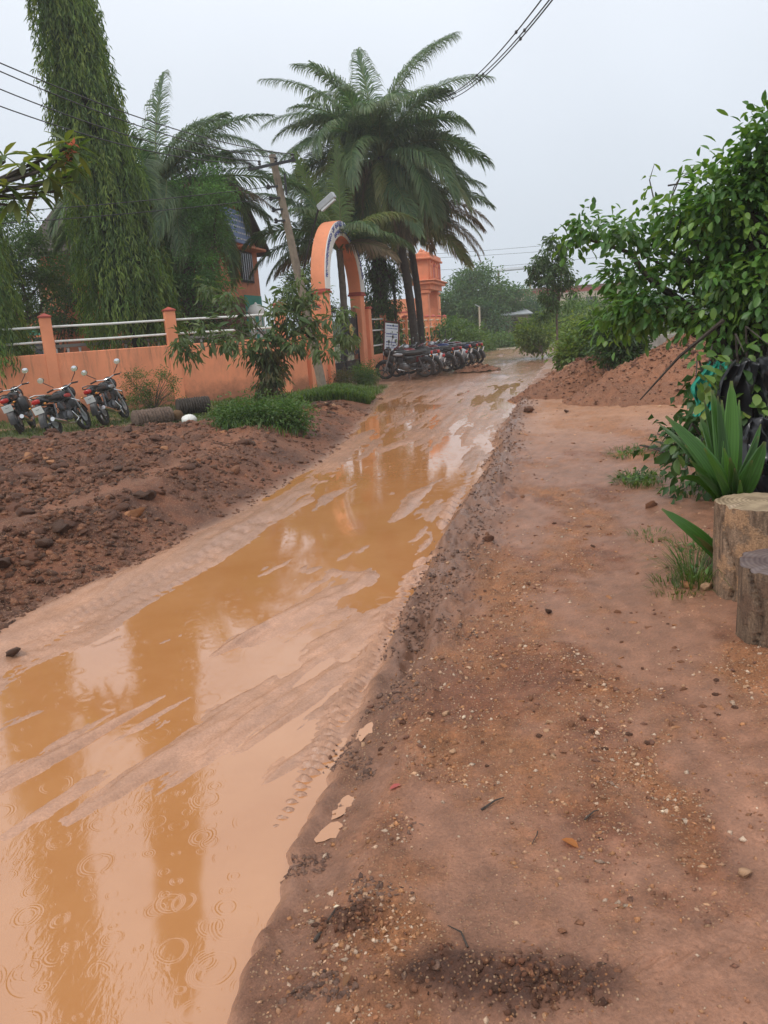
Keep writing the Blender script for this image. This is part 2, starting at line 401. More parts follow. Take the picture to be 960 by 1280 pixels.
PLASTK = simple('black_plastic', (.03, .03, .032), .5, var=.15, bump=0, grime=(.12, .07, .045), gscale=8, gamt=.5)
SEATM = simple('seat_vinyl', (.025, .024, .024), .4, var=.1, bump=.2, bscale=120)
REDL = simple('tail_lamp_red', (.42, .015, .012), .2, var=.05, bump=0)
REDP = simple('red_stripe', (.40, .03, .025), .3, var=.05, bump=0)
SILV = simple('silver_paint', (.42, .43, .45), .3, .4, var=.05, bump=0)
MAROONP = simple('maroon_bike_paint', (.14, .02, .025), .25, var=.1, bump=0)
BLUEP = simple('blue_bike_paint', (.03, .05, .16), .25, var=.1, bump=0)
ENGM = simple('engine_metal', (.12, .12, .125), .45, .6, var=.25, scale=20, bump=.2, grime=(.14, .08, .05), gscale=9, gamt=.7)
AMBER = simple('amber_lens', (.6, .22, .02), .2, var=.05, bump=0)
PLATE = simple('plate_white', (.8, .8, .78), .35, var=.04, bump=0)
GLASSL = simple('lamp_lens', (.6, .62, .64), .1, var=.05, bump=0)

# ------------------------------------------------------------------ terrain
RE = [gp(x, y, -.08) for x, y in [(262, 1280), (335, 1110), (372, 1032), (405, 965), (440, 895), (478, 812), (515, 742), (548, 682), (592, 600), (622, 540), (647, 500), (672, 465), (683, 445)]]
REy = np.array([0.2] + [p.y for p in RE] + [80]); REx = np.array([-.75] + [p.x for p in RE] + [22])
BF = [gp(x, y, -.06) for x, y in [(0, 795), (90, 745), (200, 700), (300, 640), (380, 590), (440, 545), (470, 505), (492, 478)]]
BFy = np.array([0.2, 2.5] + [p.y for p in BF] + [36, 80]); BFx = np.array([-3.2, -2.7] + [p.x for p in BF] + [3.2, 12])
YBx = np.array([-30, -12, -6.7, -5.4, -4.5, -3.2, -2.2, -1.0, -.2, .6]); YBy = np.array([9.5, 11.6, 12.6, 13.2, 14.6, 14.6, 16.3, 18.6, 20.4, 22.5])
WL = -0.088          # water level on the road
def bump2(X, Y, px, py, rx, ry, z=-.08, ang=0.0):
    c = gp(px, py, z); dx = X - c.x; dy = Y - c.y
    ca, sa = math.cos(ang), math.sin(ang)
    u = dx * ca - dy * sa; v = dx * sa + dy * ca
    return np.exp(-((u / rx) ** 2 + (v / ry) ** 2))
def terrain(X, Y, full=False):
    X = np.asarray(X, float); Y = np.asarray(Y, float)
    xr = np.interp(Y, REy, REx) + (.06 + .10 * sst(3.5, 6, Y)) * fbm(Y * 1.5, X * .4, 4, 31, .6) + .02 * perlin(Y * 14, X * 6, 32)
    xb = np.interp(Y, BFy, BFx) + .16 * fbm(Y * .9, X * .3, 3, 41)
    dr = X - xr; db = xb - X
    far = sst(16, 30, Y)
    # --- road
    A1 = R(33); A2 = R(13)
    u1 = X * math.cos(A1) - Y * math.sin(A1); v1 = X * math.sin(A1) + Y * math.cos(A1)
    u2 = X * math.cos(A2) - Y * math.sin(A2); v2 = X * math.sin(A2) + Y * math.cos(A2)
    s1 = 1.15 * fbm(u1 * 4.6, v1 * .6, 5, 3, .62); s2 = 1.1 * fbm(u2 * 3.4, v2 * .42, 5, 5, .62)
    k = sst(3.6, 5.6, Y)
    st = s1 * (1 - k) + s2 * k
    big = fbm(X * .8 + 3, Y * .45, 3, 8)
    road = -.0910 - .004 * (1 - sst(2.6, 3.4, Y)) + .032 * st + .016 * big + .009 * fbm(u1 * 14, v1 * 2.2, 4, 6, .6) + .006 * fbm(X * 12, Y * 12, 4, 9, .6)
    # bars of mud and deeper pools as the photograph shows them
    for (px, py, rx, ry, a, h) in [(250, 930, .13, .55, A1, .022), (150, 985, .05, .45, A1, .022), (90, 930, .05, .5, A1, .018), (345, 960, .075, .20, A1, .028), (200, 890, .04, .6, A1, .018), (60, 1010, .05, .4, A1, .016),
                                   (60, 755, .30, 1.3, R(16), .034), (180, 715, .30, 1.2, R(18), .034), (290, 665, .34, 1.9, R(20), .034), (150, 770, .10, .9, R(20), .018), (345, 775, .05, .5, A1, .020), (300, 800, .03, .5, A1, .018), (390, 760, .05, .5, A1, .018), (440, 690, .10, .35, A1, .026), (405, 620, .09, .5, A1, .024), (500, 640, .08, .8, R(20), .022), (360, 700, .04, .7, R(25), .014), (150, 900, .03, .7, A1, .02), (270, 960, .03, .7, A1, .016), (480, 560, .12, 1.0, R(30), .02), (550, 600, .10, 1.0, R(25), .02), (430, 715, .5, .10, A1, .012), (60, 1245, .14, .14, 0, .014), (330, 880, .05, .5, R(22), .016), (400, 850, .05, .4, R(22), .014),
                                   (420, 560, .35, 1.3, R(18), .02), (560, 520, .9, 1.6, 0, .010), (600, 560, .4, 1.0, 0, .006), (540, 490, 1.4, 3.0, 0, .012), (430, 800, .12, .5, R(20), .012),
                                   (250, 745, .42, .50, R(20), -.032), (110, 835, .40, .26, 0, -.032), (255, 835, .42, .22, 0, -.028), (270, 1080, .35, .6, 0, -.034), (400, 1010, .10, .2, 0, -.01),
                                   (80, 1130, .7, .4, 0, -.028), (480, 600, .55, 1.4, R(8), -.018), (400, 660, .6, .9, 0, -.022), (170, 1230, .4, .3, 0, -.03), (470, 745, .25, .16, 0, -.02)]:
        road = road + h * bump2(X, Y, px, py, rx, ry, -.08, a)
    # tyre tracks pressed along the left side of the road
    for off, wd in ((.42, .035), (.62, .03), (.34, .02)):
        road = road - .012 * np.exp(-((db + off + .05 * perlin(Y * .5, 0 * X, 51)) / wd) ** 2) * 1.6 * (.6 + .5 * np.tanh(3 * np.sin(Y * 2 * np.pi / .07))) * sst(3.5, 5, Y)
    # lug prints by the right edge
    lug = np.exp(-((dr + .065) / .05) ** 2) * sst(1.9, 2.2, Y) * (1 - sst(7.0, 9.5, Y))
    sq = np.tanh(3 * np.sin((Y * 1.25 + X * .3) * 2 * np.pi / .062))
    road = road + lug * (.020 + .016 * sq)
    lumps = sst(.1, .45, fbm(X * 1.2, Y * .6, 3, 77)) * far * .12
    road = road + lumps * (.5 + .5 * fbm(X * 5, Y * 3, 3, 78))
    # --- path on the right
    cl, cid = worley(X * 16, Y * 16, 4)
    chunk = np.clip(.42 - cl, 0, 1) * (cid > .55)
    pg = sst(-.12, .28, fbm(X * 1.1, Y * .55, 4, 14) + .25 * fbm(X * 7, Y * 7, 3, 15))      # where gravel lies
    path = .03 * sst(2.5, 5, Y) * fbm(X * 2.4, Y * 2.0, 5, 19, .62) + .012 * fbm(X * 1.3, Y * .9, 4, 12) + .026 * fbm(X * 3.8, Y * 3.8, 5, 18, .6) * (.45 + pg) + .007 * fbm(X * 22, Y * 22, 4, 13, .6) * (.4 + pg) + .022 * chunk * pg + .0035 * fbm(X * 70, Y * 70, 2, 16) * (.3 + pg) \
        + .02 * sst(.2, 1.2, dr) * 1.0
    dug = bump2(X, Y, 640, 1235, .19, .085, 0) + bump2(X, Y, 560, 1215, .12, .06, 0) + .8 * bump2(X, Y, 430, 1150, .10, .06, 0) + .7 * bump2(X, Y, 735, 1235, .08, .06, 0)
    dug = np.clip(dug * (1.1 + .8 * fbm(X * 9, Y * 9, 3, 22)), 0, 1)
    path = path + dug * (.016 + .05 * fbm(X * 15, Y * 15, 5, 21, .65))
    # faint tyre print in the foreground
    tp = np.exp(-((Y - (1.60 + .12 * (X - .6))) / .035) ** 2) * sst(.1, .3, X) * (1 - sst(1.5, 1.7, X))
    path = path - .006 * tp * (np.sin((X * .9 + np.abs(Y - 1.62) * 1.5) * 2 * np.pi / .055) > .1)
    tp2 = np.exp(-((Y - (2.03 - .20 * (X - .9))) / .022) ** 2) * sst(.7, .8, X) * (1 - sst(1.35, 1.45, X))
    path = path - .006 * tp2 * (np.sin((X + Y) * 2 * np.pi / .05) > .2)
    # tracks bearing off to the right further up the path
    a3 = R(62); u3 = X * math.cos(a3) - Y * math.sin(a3); v3 = X * math.sin(a3) + Y * math.cos(a3)
    tm = sst(7.0, 9.0, Y) * (1 - sst(15, 17, Y))
    path = path + .018 * tm * fbm(u3 * 4.5, v3 * .5, 4, 25)
    # churned bank beside the road
    ch = np.exp(-((dr - .22) / .26) ** 2) * sst(2.0, 4.6, Y) * (1 - sst(13, 17, Y))
    a4 = R(17); u4 = X * math.cos(a4) - Y * math.sin(a4); v4 = X * math.sin(a4) + Y * math.cos(a4)
    rid = 1 - np.abs(fbm(u4 * 4.5, v4 * 1.6, 4, 26, .55)) * 3.0
    path = path + ch * (.075 * rid + .060 * fbm(X * 8, Y * 5, 5, 27, .62))
    near = sst(1.2, 2.0, Y) * (1 - sst(3.6, 5.0, Y))
    path = path - .062 * np.exp(-((dr - .15) / .11) ** 2) * near            # rut with small pools
    path = path + .022 * np.exp(-((dr - .36) / .05) ** 2) * near * (.6 + .8 * fbm(X * 16, Y * 12, 3, 28))
    path = path - .03 * np.exp(-((dr - .55) / .06) ** 2) * sst(4.0, 5.0, Y) * (1 - sst(7, 9, Y))
    path = path + .10 * sst(1.6, 3.0, dr) * sst(3, 6, Y) * fbm(X * .8, Y * .8, 2, 29) + .05 * sst(1.3, 2.2, dr)
    wb = .10 + .10 * sst(4, 9, Y) + .04 * perlin(Y * 3, X, 33)
    up = sst(-.02, 1, dr / wb)
    path_far = -.07 + .05 * fbm(X * .7, Y * .5, 4, 35)
    path = path * (1 - far) + path_far * far
    z = road * (1 - up) + path * up
    # --- bank on the left
    yb = np.interp(X, YBx, YBy) + .5 * fbm(X * .7, Y * .7, 3, 44)
    back = sst(-.1, 1.1, yb - Y)
    foot = sst(0, 1.15, db)
    cw, cwi = worley(X * 3.2, Y * 3.2, 61); cw2, cwi2 = worley(X * 7.5, Y * 7.5, 62)
    plat = .29 + .09 * fbm(X * .6, Y * .6, 3, 45) + .05 * sst(1, 3, db)
    rub = .17 * fbm(X * 1.9, Y * 1.9, 6, 46, .64) + .06 * np.abs(fbm(X * 6, Y * 6, 4, 47, .6)) + .07 * np.clip(.5 - cw, 0, 1) * (cwi > .3) + .05 * np.clip(.5 - cw2, 0, 1) * (cwi2 > .4) + .01 * fbm(X * 16, Y * 16, 3, 48)
    lane = np.exp(-((Y - (12.0 + .12 * (X + 5))) / .35) ** 2) * sst(-10, -8, X) * (1 - sst(-5.6, -4.8, X)) * 1.0
    rub = rub * (1 - .8 * lane) - .05 * lane
    lane2 = np.exp(-((db - 1.15 - .1 * perlin(Y * .6, X, 49)) / .16) ** 2) * sst(5, 6.5, Y) * (1 - sst(10, 11, Y))
    rub = rub * (1 - .7 * lane2) - .03 * lane2
    bank = (plat * (1 - .7 * sst(11, 15.5, Y)) + rub * (1 - .4 * sst(12, 17, Y))) * foot * back * (1 - sst(19, 22, Y)) - .04 * (1 - foot)
    lft = sst(-.05, .12, db)
    verge = .02 + .05 * fbm(X * .6, Y * .6, 3, 55) + .01 * fbm(X * 5, Y * 5, 2, 56)
    m2 = gp(440, 500); verge = verge + .22 * np.exp(-(((X - m2.x) / .9) ** 2 + ((Y - m2.y) / 1.3) ** 2))
    fz = sst(22.5, 24.5, Y)
    verge = verge * (1 - fz) + (-.06 + .03 * fbm(X, Y, 3, 57)) * fz
    zl = bank + verge * (1 - back * foot) * foot + (-.07) * (1 - foot) * .4
    z = z * (1 - lft) + np.maximum(zl, z - .01) * lft
    if not full: return z
    cat = np.where(db > 0, np.where((back > .5), 2, 3), np.where(dr > -.03, 1, 0))
    cat = np.where((Y > 22.0) & (db > .0), 3, cat)
    return dict(z=z, dr=dr, db=db, cat=cat, pg=pg, dug=dug, back=back, foot=foot, far=far, st=st, up=up, ch=ch, big=big, lft=lft, fz=fz, lumps=lumps, chunk=chunk, tm=tm, lane=lane + lane2)
def tz(x, y): return float(terrain(np.array([x]), np.array([y]))[0])

def build_terrain():
    NR, NC = 620, 680
    u = np.linspace(.8 ** -.5, 78 ** -.5, NR); Yr = u ** -2
    t = np.linspace(-.93, .80, NC)
    Y = np.repeat(Yr[:, None], NC, 1); X = t[None, :] * (Y + 1.6)
    T = terrain(X, Y, True); Z = T['z'].copy()
    ed = np.minimum(np.minimum(sst(0, .03, (t + .93)), sst(0, .03, (.80 - t)))[None, :] * np.ones((NR, 1)), np.minimum(sst(0, .1, Yr - .8), sst(0, 8, 78 - Yr))[:, None])
    Z = Z * ed + (-.26) * (1 - ed)
    V = np.stack([X, Y, Z], -1).reshape(-1, 3)
    def L(a, b, k): return a + (b - a) * k[..., None]
    n1 = fbm(X * 2.3, Y * 1.4, 4, 101); n2 = fbm(X * 11, Y * 9, 3, 102); n3 = fbm(X * .5, Y * .5, 3, 103)
    smooth = np.array((.285, .135, .080)); grav = np.array((.38, .155, .064)); gravd = np.array((.20, .074, .036))
    c_path = L(np.broadcast_to(smooth, X.shape + (3,)), L(np.broadcast_to(grav, X.shape + (3,)), gravd, sst(-.3, .3, n1)), T['pg'])
    c_path = c_path * np.clip(1 + .34 * n2 + .14 * n1 + .30 * fbm(X * 34, Y * 34, 3, 109) * (.4 + T['pg']) + .2 * fbm(X * 4, Y * 4, 3, 110), .4, 1.8)[..., None]
    orange = np.array((.46, .225, .115))
    c_path = L(c_path, orange, sst(8.5, 12.5, Y) * (1 - sst(15, 18, Y)) * (.55 + .4 * n1))
    c_path = L(c_path, np.array((.085, .035, .022)), np.clip(T['dug'] * 1.1, 0, 1) * .85)
    c_path = L(c_path, np.array((.20, .10, .062)), np.clip(T['ch'] * .8 + np.exp(-((T['dr'] - .12) / .16) ** 2) * .6, 0, 1))
    c_path = L(c_path, np.array((.36, .21, .14)), T['far'] * .8)
    c_road = np.broadcast_to(np.array((.43, .23, .142)), X.shape + (3,)) * (1 + .22 * n1 + .16 * n2)[..., None]
    c_road = L(c_road, np.array((.31, .18, .125)), sst(.0, .5, T['st'] + n3) * .5)
    c_road = L(c_road, np.array((.20, .11, .075)), sst(.02, .07, T['lumps']) * .8)
    dk = np.array((.105, .038, .019)); rd = np.array((.235, .084, .038)); gy = np.array((.165, .078, .046))
    c_bank = L(np.broadcast_to(dk, X.shape + (3,)), rd, sst(-.25, .3, fbm(X * 1.2, Y * 1.2, 5, 105, .6)))
    c_bank = L(c_bank, gy, sst(.05, .35, n2) * .5) * (1 + .25 * n2)[..., None]
    c_bank = L(c_bank, np.array((.33, .15, .085)), np.clip(T['lane'] * .45 + sst(.25, .5, n3) * .4, 0, 1))
    gr = np.array((.075, .095, .025)); vd = np.array((.26, .14, .08))
    c_ver = L(np.broadcast_to(gr, X.shape + (3,)), vd, sst(.05, .35, fbm(X * 1.1, Y * 1.1, 4, 107)) * .8)
    c_ver = L(c_ver, np.array((.31, .165, .105)), T['fz'])
    inner = sst(-.5, .5, ((X + 1.9) * -.46 + (Y - 22) * .89)) * sst(0, 1, -X + (Y - 22) * .27 - 1.9)
    c_ver = L(c_ver, np.array((.13, .085, .05)), inner)
    k_b = T['back'] * (1 - sst(20, 22, Y))
    c_left = L(c_ver, c_bank, k_b)
    c = L(c_road, c_path, T['up'])
    rimmud = (1 - sst(0, .22, T['db'])) * (1 - T['fz'])
    c_left = L(c_left, np.array((.27, .15, .10)), rimmud * .7)
    c = L(c, c_left, T['lft'])
    gfar = sst(0, 6, X - (3 + .32 * Y)) * T['far']; c = L(c, np.array((.09, .115, .035)), gfar)
    gfar2 = sst(44, 50, Y); c = L(c, np.array((.09, .115, .04)), gfar2)
    c = np.clip(c, .01, .8)
    wet = .92 * (1 - T['up']) + T['up'] * (.52 - .36 * T['pg'] + .3 * n1)
    wet = wet + .25 * T['ch'] * T['up']
    wet = wet * (1 - T['lft']) + T['lft'] * (.10 + .12 * n1 + .6 * rimmud)
    wet = wet - .25 * T['dug'] + .15 * T['far'] * (1 - T['lft'])
    wet = wet * (1 - gfar) * (1 - gfar2)
    wet = np.clip(wet, 0, 1)
    # normals
    dzr = np.gradient(V.reshape(NR, NC, 3), axis=0); dzc = np.gradient(V.reshape(NR, NC, 3), axis=1)
    N = np.cross(dzc, dzr); N /= np.linalg.norm(N, axis=-1, keepdims=True); N = N.reshape(-1, 3)
    idx = np.arange(NR * NC).reshape(NR, NC)
    q = np.stack([idx[:-1, :-1], idx[:-1, 1:], idx[1:, 1:], idx[1:, :-1]], -1).reshape(-1, 4)
    fc = T['cat'][:-1, :-1].reshape(-1)
    cf = c.reshape(-1, 3); wf = wet.reshape(-1)
    out = {}
    for k, name in ((0, 'muddy_road'), (1, 'dirt_path'), (2, 'earth_bank'), (3, 'verge')):
        F = q[fc == k]; used = np.unique(F); rem = np.full(NR * NC, -1); rem[used] = np.arange(len(used))
        o = np_mesh(name, V[used], rem[F], MUD, None, cf[used], True, wf[used])
        o.data.normals_split_custom_set_from_vertices(N[used].tolist())
        tag(o, kind='structure'); out[k] = o
    return out
GROUND = build_terrain()

# the wide ground sheet to the horizon
def far_ground():
    n = 60; V = []; F = []
    rr = [0, 3, 8, 20, 40, 80, 150, 300, 700, 2200]
    for r in rr:
        for k in range(n):
            a = 2 * math.pi * k / n; V.append((r * math.cos(a), 20 + r * math.sin(a), -.27))
    for i in range(len(rr) - 1):
        for k in range(n):
            F.append((i * n + k, (i + 1) * n + k, (i + 1) * n + (k + 1) % n, i * n + (k + 1) % n))
    m, nn, b = newmat('scrub_ground')
    t = nn.nodes.new('ShaderNodeTexCoord'); nz = nn.nodes.new('ShaderNodeTexNoise'); nz.inputs['Scale'].default_value = .12; nz.inputs['Detail'].default_value = 8
    lk(nn, t.outputs['Object'], nz.inputs[0]); r = nn.nodes.new('ShaderNodeValToRGB')
    r.color_ramp.elements[0].position = .42; r.color_ramp.elements[1].position = .6
    r.color_ramp.elements[0].color = (.075, .105, .035, 1); r.color_ramp.elements[1].color = (.2, .12, .07, 1)
    lk(nn, nz.outputs[0], r.inputs[0]); lk(nn, r.outputs[0], b.inputs['Base Color']); b.inputs['Roughness'].default_value = .9
    o = np_mesh('ground', np.array(V), np.array(F), m); tag(o, kind='structure')
far_ground()

def build_water():
    Yr = np.linspace(.75 ** -.5, 60 ** -.5, 120) ** -2; V = []; F = []
    for y in Yr:
        xl = float(np.interp(y, BFy, BFx)) - .25; xr_ = float(np.interp(y, REy, REx)) + .12
        for k in range(9): V.append((xl + (xr_ - xl) * k / 8, y, WL - .02 * float(sst(18, 26, np.array(y)))))
    for i in range(len(Yr) - 1):
        for k in range(8):
            a = i * 9 + k; F.append((a, a + 1, a + 10, a + 9))
    o = np_mesh('water', np.array(V), np.array(F), WATER, smooth=True); tag(o, kind='structure')
    # small pools standing in the rut on the bank
    for (px, py, rx, ry, z) in [(468, 905, .055, .16, -.052), (428, 1006, .045, .07, -.055), (417, 1040, .06, .045, -.055)]:
        c = gp(px, py, z); n = 20; V = [(c.x, c.y, z)]
        for k in range(n):
            a = 2 * math.pi * k / n; q = 1 + .25 * math.sin(3 * a + px) + .12 * math.sin(5 * a)
            V.append((c.x + rx * q * math.cos(a) + .25 * ry * math.sin(a), c.y + ry * q * math.sin(a), z))
        b = MB(); b.add(V, [(0, k + 1, (k + 1) % n + 1) for k in range(n)]); o = b.build('puddle', WATER); tag(o, kind='structure')
build_water()
# ------------------------------------------------------------------ foliage builders
def nrm(a): return a / np.maximum(np.linalg.norm(a, axis=-1, keepdims=True), 1e-9)
def leaf_batch(P, D, N, L, W, fold=.2, curve=.2, kind=0):
    """arrays of leaves; kind 0: 2 triangles, 1: 4 triangles with midrib, 2: broad leaf of 10"""
    P = np.asarray(P); D = nrm(D); S = nrm(np.cross(D, N)); N = np.cross(S, D); L = L[:, None]; W = W[:, None]
    if kind == 0:
        v = [P, P + D * L * .45 + S * W * .5 + N * W * fold, P + D * L - N * L * curve, P + D * L * .45 - S * W * .5 + N * W * fold]
        f = [(0, 1, 2), (0, 2, 3)]
    elif kind == 1:
        v = [P, P + D * L * .4 + S * W * .5 + N * W * fold, P + D * L * .5 - N * L * curve * .25, P + D * L * .4 - S * W * .5 + N * W * fold, P + D * L - N * L * curve]
        f = [(0, 1, 2), (0, 2, 3), (2, 1, 4), (3, 2, 4)]
    else:
        ts = [.18, .5, .8]; ws = [.30, .5, .36]; v = [P]; 
        for t, q in zip(ts, ws):
            c = P + D * L * t - N * L * curve * t * t
            v += [c + S * W * q + N * W * fold * q * 2, c, c - S * W * q + N * W * fold * q * 2]
        v.append(P + D * L - N * L * curve)
        f = [(0, 1, 2), (0, 2, 3), (1, 4, 5), (1, 5, 2), (2, 5, 6), (2, 6, 3), (4, 7, 8), (4, 8, 5), (5, 8, 9), (5, 9, 6), (7, 10, 8), (8, 10, 9)]
    k = len(v); V = np.stack(v, 1).reshape(-1, 3)
    F = (np.arange(len(P))[:, None, None] * k + np.array(f)[None]).reshape(-1, 3)
    return V, F, k
def rand_dirs(n, rg=rng):
    v = rg.normal(size=(n, 3)); return nrm(v)
def mixcol(n, cols, rg=rng, jit=.18):
    cols = np.array(cols); k = rg.integers(0, len(cols), n); k2 = rg.integers(0, len(cols), n); t = rg.random((n, 1))
    c = cols[k] * (1 - t) + cols[k2] * t
    return np.clip(c * (1 + rg.normal(0, jit, (n, 1))), .004, .8)
GREEN_D = [(.035, .08, .02), (.055, .115, .028), (.075, .14, .035)]
GREEN_M = [(.06, .13, .028), (.09, .18, .036), (.13, .22, .045), (.045, .10, .024)]
GREEN_L = [(.11, .20, .035), (.16, .25, .05), (.08, .15, .03), (.21, .27, .06)]
GREEN_B = [(.05, .12, .05), (.07, .15, .06), (.09, .17, .06)]

def crown(name, parent, blobs, n, L, W, cols, clumps=60, csig=.16, up=.25, droop=.2, kind=0, mat=None, seed=1, shell=.55, stuffy=False):
    rg = np.random.default_rng(seed)
    B = np.array(blobs, float); vol = (B[:, 3] * B[:, 4] * B[:, 5]) ** .8; pr = vol / vol.sum()
    bi = rg.choice(len(B), clumps, p=pr)
    d = rand_dirs(clumps, rg); r = (shell + (1 - shell) * rg.random((clumps, 1))) ** 1.0 * (1 + .12 * rg.normal(size=(clumps, 1)))
    C = B[bi, :3] + d * r * B[bi, 3:6]
    ccol = mixcol(clumps, cols, rg, .12)
    ci = rg.integers(0, clumps, n); sz = rg.uniform(.6, 1.4, clumps)
    off = rg.normal(size=(n, 3)) * (csig * sz[ci])[:, None] * np.array([1, 1, .75])
    P = C[ci] + off
    D = nrm(nrm(off) * .8 + rand_dirs(n, rg) * .7 + np.array([0, 0, -droop]) + nrm(C[ci] - B[bi[ci], :3]) * .4)
    N = nrm(rand_dirs(n, rg) * .8 + np.array([0, 0, 1.0]) * (up + .6))
    Ls = L * rg.uniform(.65, 1.25, n); Ws = W * rg.uniform(.7, 1.2, n)
    V, F, k = leaf_batch(P, D, N, Ls, Ws, kind=kind)
    c = np.clip(ccol[ci] * .6 + mixcol(n, cols, rg, .22) * .4, .004, .8)
    o = np_mesh(name, V, F, mat or LEAF, parent, np.repeat(c, k, 0))
    return o, C
def limbs(mb, base, targets, r0, rnd, n=6, steps=6, sag=.0, wig=.08):
    base = Vector(base)
    for t in targets:
        t = Vector(t); pts = []; Ln = (t - base).length
        for i in range(steps + 1):
            s = i / steps
            p = base.lerp(t, s) + Vector((rnd.uniform(-1, 1), rnd.uniform(-1, 1), rnd.uniform(-.5, .5))) * wig * Ln * math.sin(math.pi * s)
            p.z += .12 * Ln * math.sin(math.pi * s) - sag * s * s * Ln
            pts.append(p)
        mb.tube(pts, [r0 * (1 - .82 * i / steps) for i in range(steps + 1)], n)
def tree(name, label, cat, base, h_split, blobs, n, L, W, cols, r=.12, group=None, clumps=80, csig=.2, seed=1, kind=0, mat=None, bark=None, nl=9, lean=(0, 0), **kw):
    rnd = random.Random(seed)
    base = Vector(base); root = empty(name, base); tag(root, label, cat, group)
    B = [(b[0] - base.x, b[1] - base.y, b[2] - base.z, b[3], b[4], b[5]) for b in blobs]
    cr_, C = crown('crown', root, B, n, L, W, cols, clumps, csig, kind=kind, mat=mat, seed=seed, **kw)
    mb = MB(); sp_ = Vector((lean[0], lean[1], h_split))
    mb.tube([(0, 0, -.1), (lean[0] * .2, lean[1] * .2, h_split * .35), (lean[0] * .6, lean[1] * .6, h_split * .7), sp_], [r * 1.25, r, r * .85, r * .75], 9)
    idx = rnd.sample(range(len(C)), min(nl, len(C)))
    limbs(mb, sp_, [C[i] for i in idx], r * .55, rnd)
    mb.build('trunk', bark or TRUNK, root, True)
    return root

def frond_mesh(L, el, droop, nl, ll, cols, seed, width=.036, side_sag=.9, twist=0.0, ragged=.0):
    rg = np.random.default_rng(seed); ns = 18
    pts = [np.zeros(3)]; e0 = el; ds = L / ns; tang = []
    for i in range(ns + 1):
        t = i / ns; e_ = e0 - droop * t ** 1.25; d = np.array([math.cos(e_), .0, math.sin(e_)]); tang.append(d)
        if i < ns: pts.append(pts[-1] + d * ds)
    pts = np.array(pts); pts[:, 1] += twist * (np.linspace(0, 1, ns + 1) ** 2) * L; tang = np.array(tang)
    mb = MB(); mb.tube([tuple(p) for p in pts], [max(.006, .035 * (1 - .9 * i / ns)) for i in range(ns + 1)], 5)
    t = np.linspace(.14, 1.0, nl); P = np.stack([np.interp(t, np.linspace(0, 1, ns + 1), pts[:, k]) for k in range(3)], -1)
    T = nrm(np.stack([np.interp(t, np.linspace(0, 1, ns + 1), tang[:, k]) for k in range(3)], -1))
    S = np.array([0, 1.0, 0]); Vs = []; Fs = []; n0 = 0
    for sgn in (-1, 1):
        Up = nrm(np.cross(T, S[None]) * 1.0); Up = np.where(Up[:, 2:3] < 0, -Up, Up)
        ang = np.interp(t, [0, .5, 1], [R(70), R(52), R(18)]) + rg.normal(0, .07, nl)
        D1 = nrm(T * np.cos(ang)[:, None] + sgn * S * np.sin(ang)[:, None] + Up * .22 + rg.normal(0, .05, (nl, 3)))
        le = ll * np.interp(t, [.1, .3, .6, .9, 1], [.55, 1, .95, .6, .35]) * rg.uniform(.85, 1.1, nl)
        if ragged: le = le * np.where(rg.random(nl) < ragged, rg.uniform(.2, .7, nl), 1)
        g = np.array([0, 0, -1.0]); sag = side_sag * rg.uniform(.7, 1.3, nl)[:, None]
        D2 = nrm(D1 + g * sag * .55); D3 = nrm(D1 + g * sag * 1.5)
        A = P; B_ = A + D1 * le[:, None] * .35; C_ = B_ + D2 * le[:, None] * .35; E_ = C_ + D3 * le[:, None] * .3
        Wd = nrm(np.cross(D1, Up)) * width * .5
        v = np.stack([A - Wd * .5, A + Wd * .5, B_ - Wd, B_ + Wd, C_ - Wd * .8, C_ + Wd * .8, E_], 1)
        base = n0 + np.arange(nl)[:, None, None] * 7
        Fs.append((base + np.array([(0, 1, 3), (0, 3, 2), (2, 3, 5), (2, 5, 4), (4, 5, 6)])[None]).reshape(-1, 3))
        Vs.append(v.reshape(-1, 3)); n0 += nl * 7
    LV = np.concatenate(Vs); LF = np.concatenate(Fs)
    lc = np.repeat(mixcol(2 * nl, cols, rg, .12), 7, 0)
    tipm = np.tile(np.array([0, 0, 0, 0, .3, .3, .9]), 2 * nl)[:, None] * .35
    lc = lc * (1 - tipm) + np.array([.22, .17, .07]) * tipm
    RV = np.array(mb.v); RF = [f for f in mb.f if len(f) == 4]; RF = np.array([(a, b, c) for a, b, c, d in RF] + [(a, c, d) for a, b, c, d in RF])
    V = np.concatenate([LV, RV]); F = np.concatenate([LF, RF + len(LV)])
    colr = np.concatenate([lc, np.tile(np.array([.16, .19, .06]), (len(RV), 1))])
    return V, F, colr
FG = [(.055, .12, .045), (.09, .17, .065), (.15, .225, .09)]
FY = [(.20, .25, .07), (.28, .28, .10), (.13, .19, .06)]
FBR = [(.22, .165, .09), (.30, .22, .13), (.13, .105, .06)]
